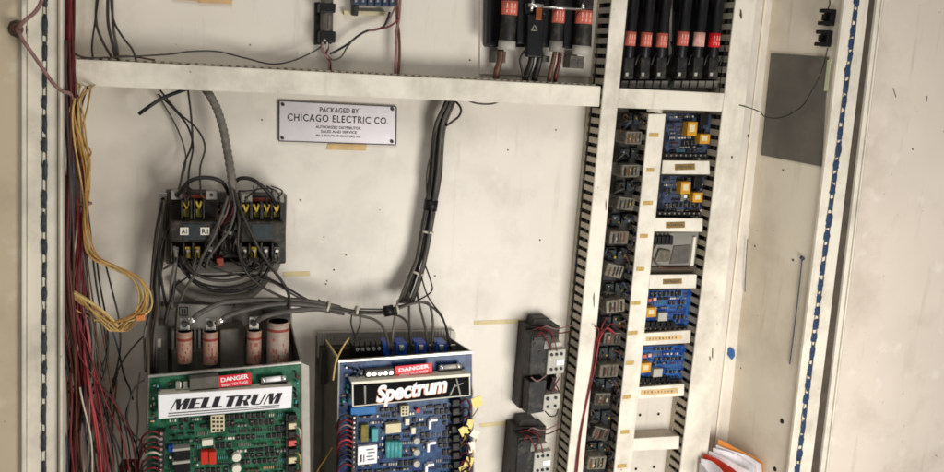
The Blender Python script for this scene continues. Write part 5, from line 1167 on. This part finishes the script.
tag(MB().use('black').tube([P(384, 311.5, -.073), P(393, 310, -.073)], .0098, 14).build('tape_wrap'), 'black tape wrapped round the cables above the blue drive', 'tape')
for i, (a, b, r, lb) in enumerate((((427, 230.5, -.03), (426.6, 232.3, -.03), .0128, 'pale cable tie around the trunk below its black tape'), ((417.5, 271.5, -.032), (416.8, 273.3, -.032), .0130, 'pale cable tie low on the trunk above the blue drive'),
                                   ((326.5, 306, -.073), (328.5, 306.5, -.073), .0105, 'pale cable tie on the cables between the two drives'), ((355, 311, -.072), (357, 311.3, -.072), .0098, 'pale cable tie above the terminal strip loops'), ((396, 310, -.073), (397.8, 309.6, -.073), .0098, 'pale cable tie next to the black tape above the blue drive'),
                                   ((85, 202.5, -.12), (85.2, 204.5, -.12), .010, 'pink cable tie round the yellow wires near the red loom'))):
    tag(MB().use('w_white' if i < 5 else 'w_pink').tube([P(*a), P(*b)], r, 12).build('cable_tie'), lb, 'cable tie')
# lower left tangle
lt = [('w_black', 1.5, [(97, 262, -.06), (100, 285, -.07), (106, 318, -.08), (108, 345, -.09), (103, 365, -.1), (93, 385, -.11), (84, 405, -.12), (80, 430, -.12)], 'black wire crossing in front of the red loom'),
      ('w_char', 1.5, [(105, 262, -.05), (112, 290, -.06), (119, 320, -.06), (120, 350, -.06), (114, 380, -.07), (104, 415, -.08), (96, 440, -.09), (88, 475, -.09)], 'charcoal wire slanting towards the red loom across the pale panel'),
      ('w_brown', 1.5, [(99, 316, -.09), (106, 350, -.09), (112, 390, -.09), (121, 430, -.09), (122, 480, -.08)], 'brown wire slanting towards the green drive across the pale panel'),
      ('w_blue', 1.5, [(108, 318, -.06), (117, 345, -.06), (124, 375, -.06), (131, 394, -.07), (126, 413, -.07), (129, 430, -.08), (137, 448, -.08), (141, 480, -.08)], 'slate blue wire wavering beside the green drive'),
      ('w_grey', 1.6, [(146, 379, -.155), (136, 386, -.13), (130, 400, -.12), (127, 420, -.11), (133, 434, -.11), (143, 444, -.12), (148, 460, -.13)], 'grey wire curling round the corner of the green drive'),
      ('w_grey', 1.4, [(146, 334, -.06), (134, 346, -.06), (120, 366, -.06), (110, 392, -.07), (112, 430, -.08), (110, 480, -.08)], 'grey wire from the drive flange down through the tangle'),
      ('w_char', 1.4, [(84, 340, -.1), (88, 380, -.1), (84, 420, -.1), (92, 445, -.1), (98, 480, -.1)], 'charcoal wire weaving behind the bright red loom'),
      ('w_char', 1.4, [(118, 372, -.07), (111, 398, -.08), (101, 425, -.09), (92, 448, -.1), (86, 480, -.1)], 'dark wire crossing over the foot of the red loom'),
      ('w_black', 1.4, [(83, 418, -.11), (88, 436, -.11), (95, 448, -.11), (100, 462, -.11), (104, 485, -.1)], 'short black wire hooked at the foot of the loom'),
      ('w_lgrey', 1.5, [(140, 372, -.1), (137, 395, -.1), (138, 420, -.1), (136, 450, -.1), (138, 485, -.1)], 'light grey wire close along the green drive side'),
      ('w_brown', 1.5, [(117, 380, -.08), (114, 410, -.08), (112, 440, -.08), (113, 485, -.08)], 'rusty wire hanging straight in the tangle'),
      ('w_black', 1.3, [(123, 372, -.06), (126, 380, -.065), (130, 390, -.065), (133, 400, -.065)], 'short black wire stub above the slate blue one'),
      ('w_blue', 1.3, [(91, 405, -.1), (90, 430, -.1), (87, 450, -.1), (90, 485, -.1)], 'slate wire behind the foot of the red loom')]
for mt, r, pts, lb in lt: cable('wire', lb, 'wire', None, mt, r, pts)
random.seed(515)
names = dict(w_red='dark red', w_pink='dull pink', w_white='off white', w_blue='slate blue', w_char='charcoal', w_black='black', w_brown='brown', w_lgrey='grey')
for k in range(32):
    mt = ['w_red', 'w_pink', 'w_white', 'w_blue', 'w_char', 'w_black', 'w_brown', 'w_lgrey'][k % 8]
    ua, ub = random.uniform(70, 96), random.uniform(66, 140); va = random.uniform(285, 345); y = random.uniform(-.15, -.07)
    um = (ua + ub) / 2 + random.uniform(-14, 14)
    x0_ = random.uniform(74, 84); pts = [(x0_ - 5, 95, -.15), (x0_ - 1, 150, -.135), (x0_, 210, -.12), ((x0_ + ua) / 2, (210 + va) / 2, (y - .12) / 2), (ua, va, y), (ua + (um - ua) * .5 + random.uniform(-4, 4), va + 38, y), (um, 400 + random.uniform(-12, 12), y + .01), (um + (ub - um) * .6 + random.uniform(-5, 5), 440, y), (ub, 490, y)]
    cable('wire', 'loose %s wire fanning out in the tangle beside the green drive' % names[mt], 'wire', 'loose %s wires of the tangle' % names[mt], mt, random.uniform(.9, 1.4), pts)
# dark lump of wires at the foot of the tangle
bundle('wire', 'dark brown wire in the knot at the bottom beside the green drive', 'wire', 'wires of the bottom knot', ['w_dred', 'w_brown', 'w_red', 'w_char'], 1.8,
       [(118, 492, -.09, 1), (124, 466, -.1, 1), (131, 460, -.105, 1), (137, 468, -.1, 1), (142, 495, -.09, 1)], 7, 6, .012, 108, 1.2)
# red wires beside the relays
bundle('wire', 'red wire in the cluster between slotted duct and relay column', 'wire', 'red wires at the relays', ['w_red', 'w_bred'], 1.2,
       [(614, 334, -.076, 1), (606, 328, -.08, 1), (600, 336, -.075, .8), (597, 345, -.07, .6), (593, 370, -.069, .5), (586, 405, -.069, .5), (580, 440, -.069, .6), (574, 500, -.069, .6)], 3, 2.4, .003, 109, .6)
for k, (pts, lb) in enumerate((([(597, 344, -.07), (599, 330, -.078), (594, 326, -.075)], 'short red wire end sticking up beside the relays'), ([(603, 332, -.08), (611, 324, -.082), (621, 327, -.08)], 'short red wire arching over a relay'), ([(601, 330, -.08), (604, 322, -.08), (609, 317, -.07)], 'short red wire end reaching the relay above'))):
    cable('wire', lb, 'wire', None, 'w_red', 1.2, pts)
# thin black lead in front of the grey plate; black stubs on the right wall
def wall_pt(u, v, off):
    p = on_wall(u, v); return p - Vector((off, 0, 0))
pts = [P(739, 105, -.06), P(750, 108, -.06), P(760, 112, -.03), wall_pt(773, 117, .02), wall_pt(785, 118.5, .02), wall_pt(797, 115, .02), wall_pt(811, 106, .02), wall_pt(820, 92, .02), wall_pt(828, 72, .015), wall_pt(833, 48, .012)]
tag(MB().use('w_black').tube(pts, .0011, 6).build('wire'), 'thin black wire drooping in front of the grey plate', 'wire')
tag(MB().use('w_black').tube([wall_pt(833, 10, .012), wall_pt(835, 3, .012), wall_pt(833, -12, .012)], .0012, 6).build('wire'), 'thin black wire rising from the upper clip', 'wire')
tag(MB().use('w_blue').tube([P(747.5, 239, -.012), P(746, 262, -.012), P(745, 292, -.012)], .0009, 6).build('wire'), 'short thin dark wire stuck upright on the panel beside the wide duct', 'wire')
m = MB().use('w_blue'); m.tube([wall_pt(803.5, 258, .003), wall_pt(799, 300, .003), wall_pt(791, 364, .003)], .0013, 6); m.cyl(wall_pt(803.5, 259, .0), wall_pt(803.5, 257, .006), .0035, 10)
tag(m.build('wire'), 'long dark blue wire with a blob end down the inner side wall', 'wire')
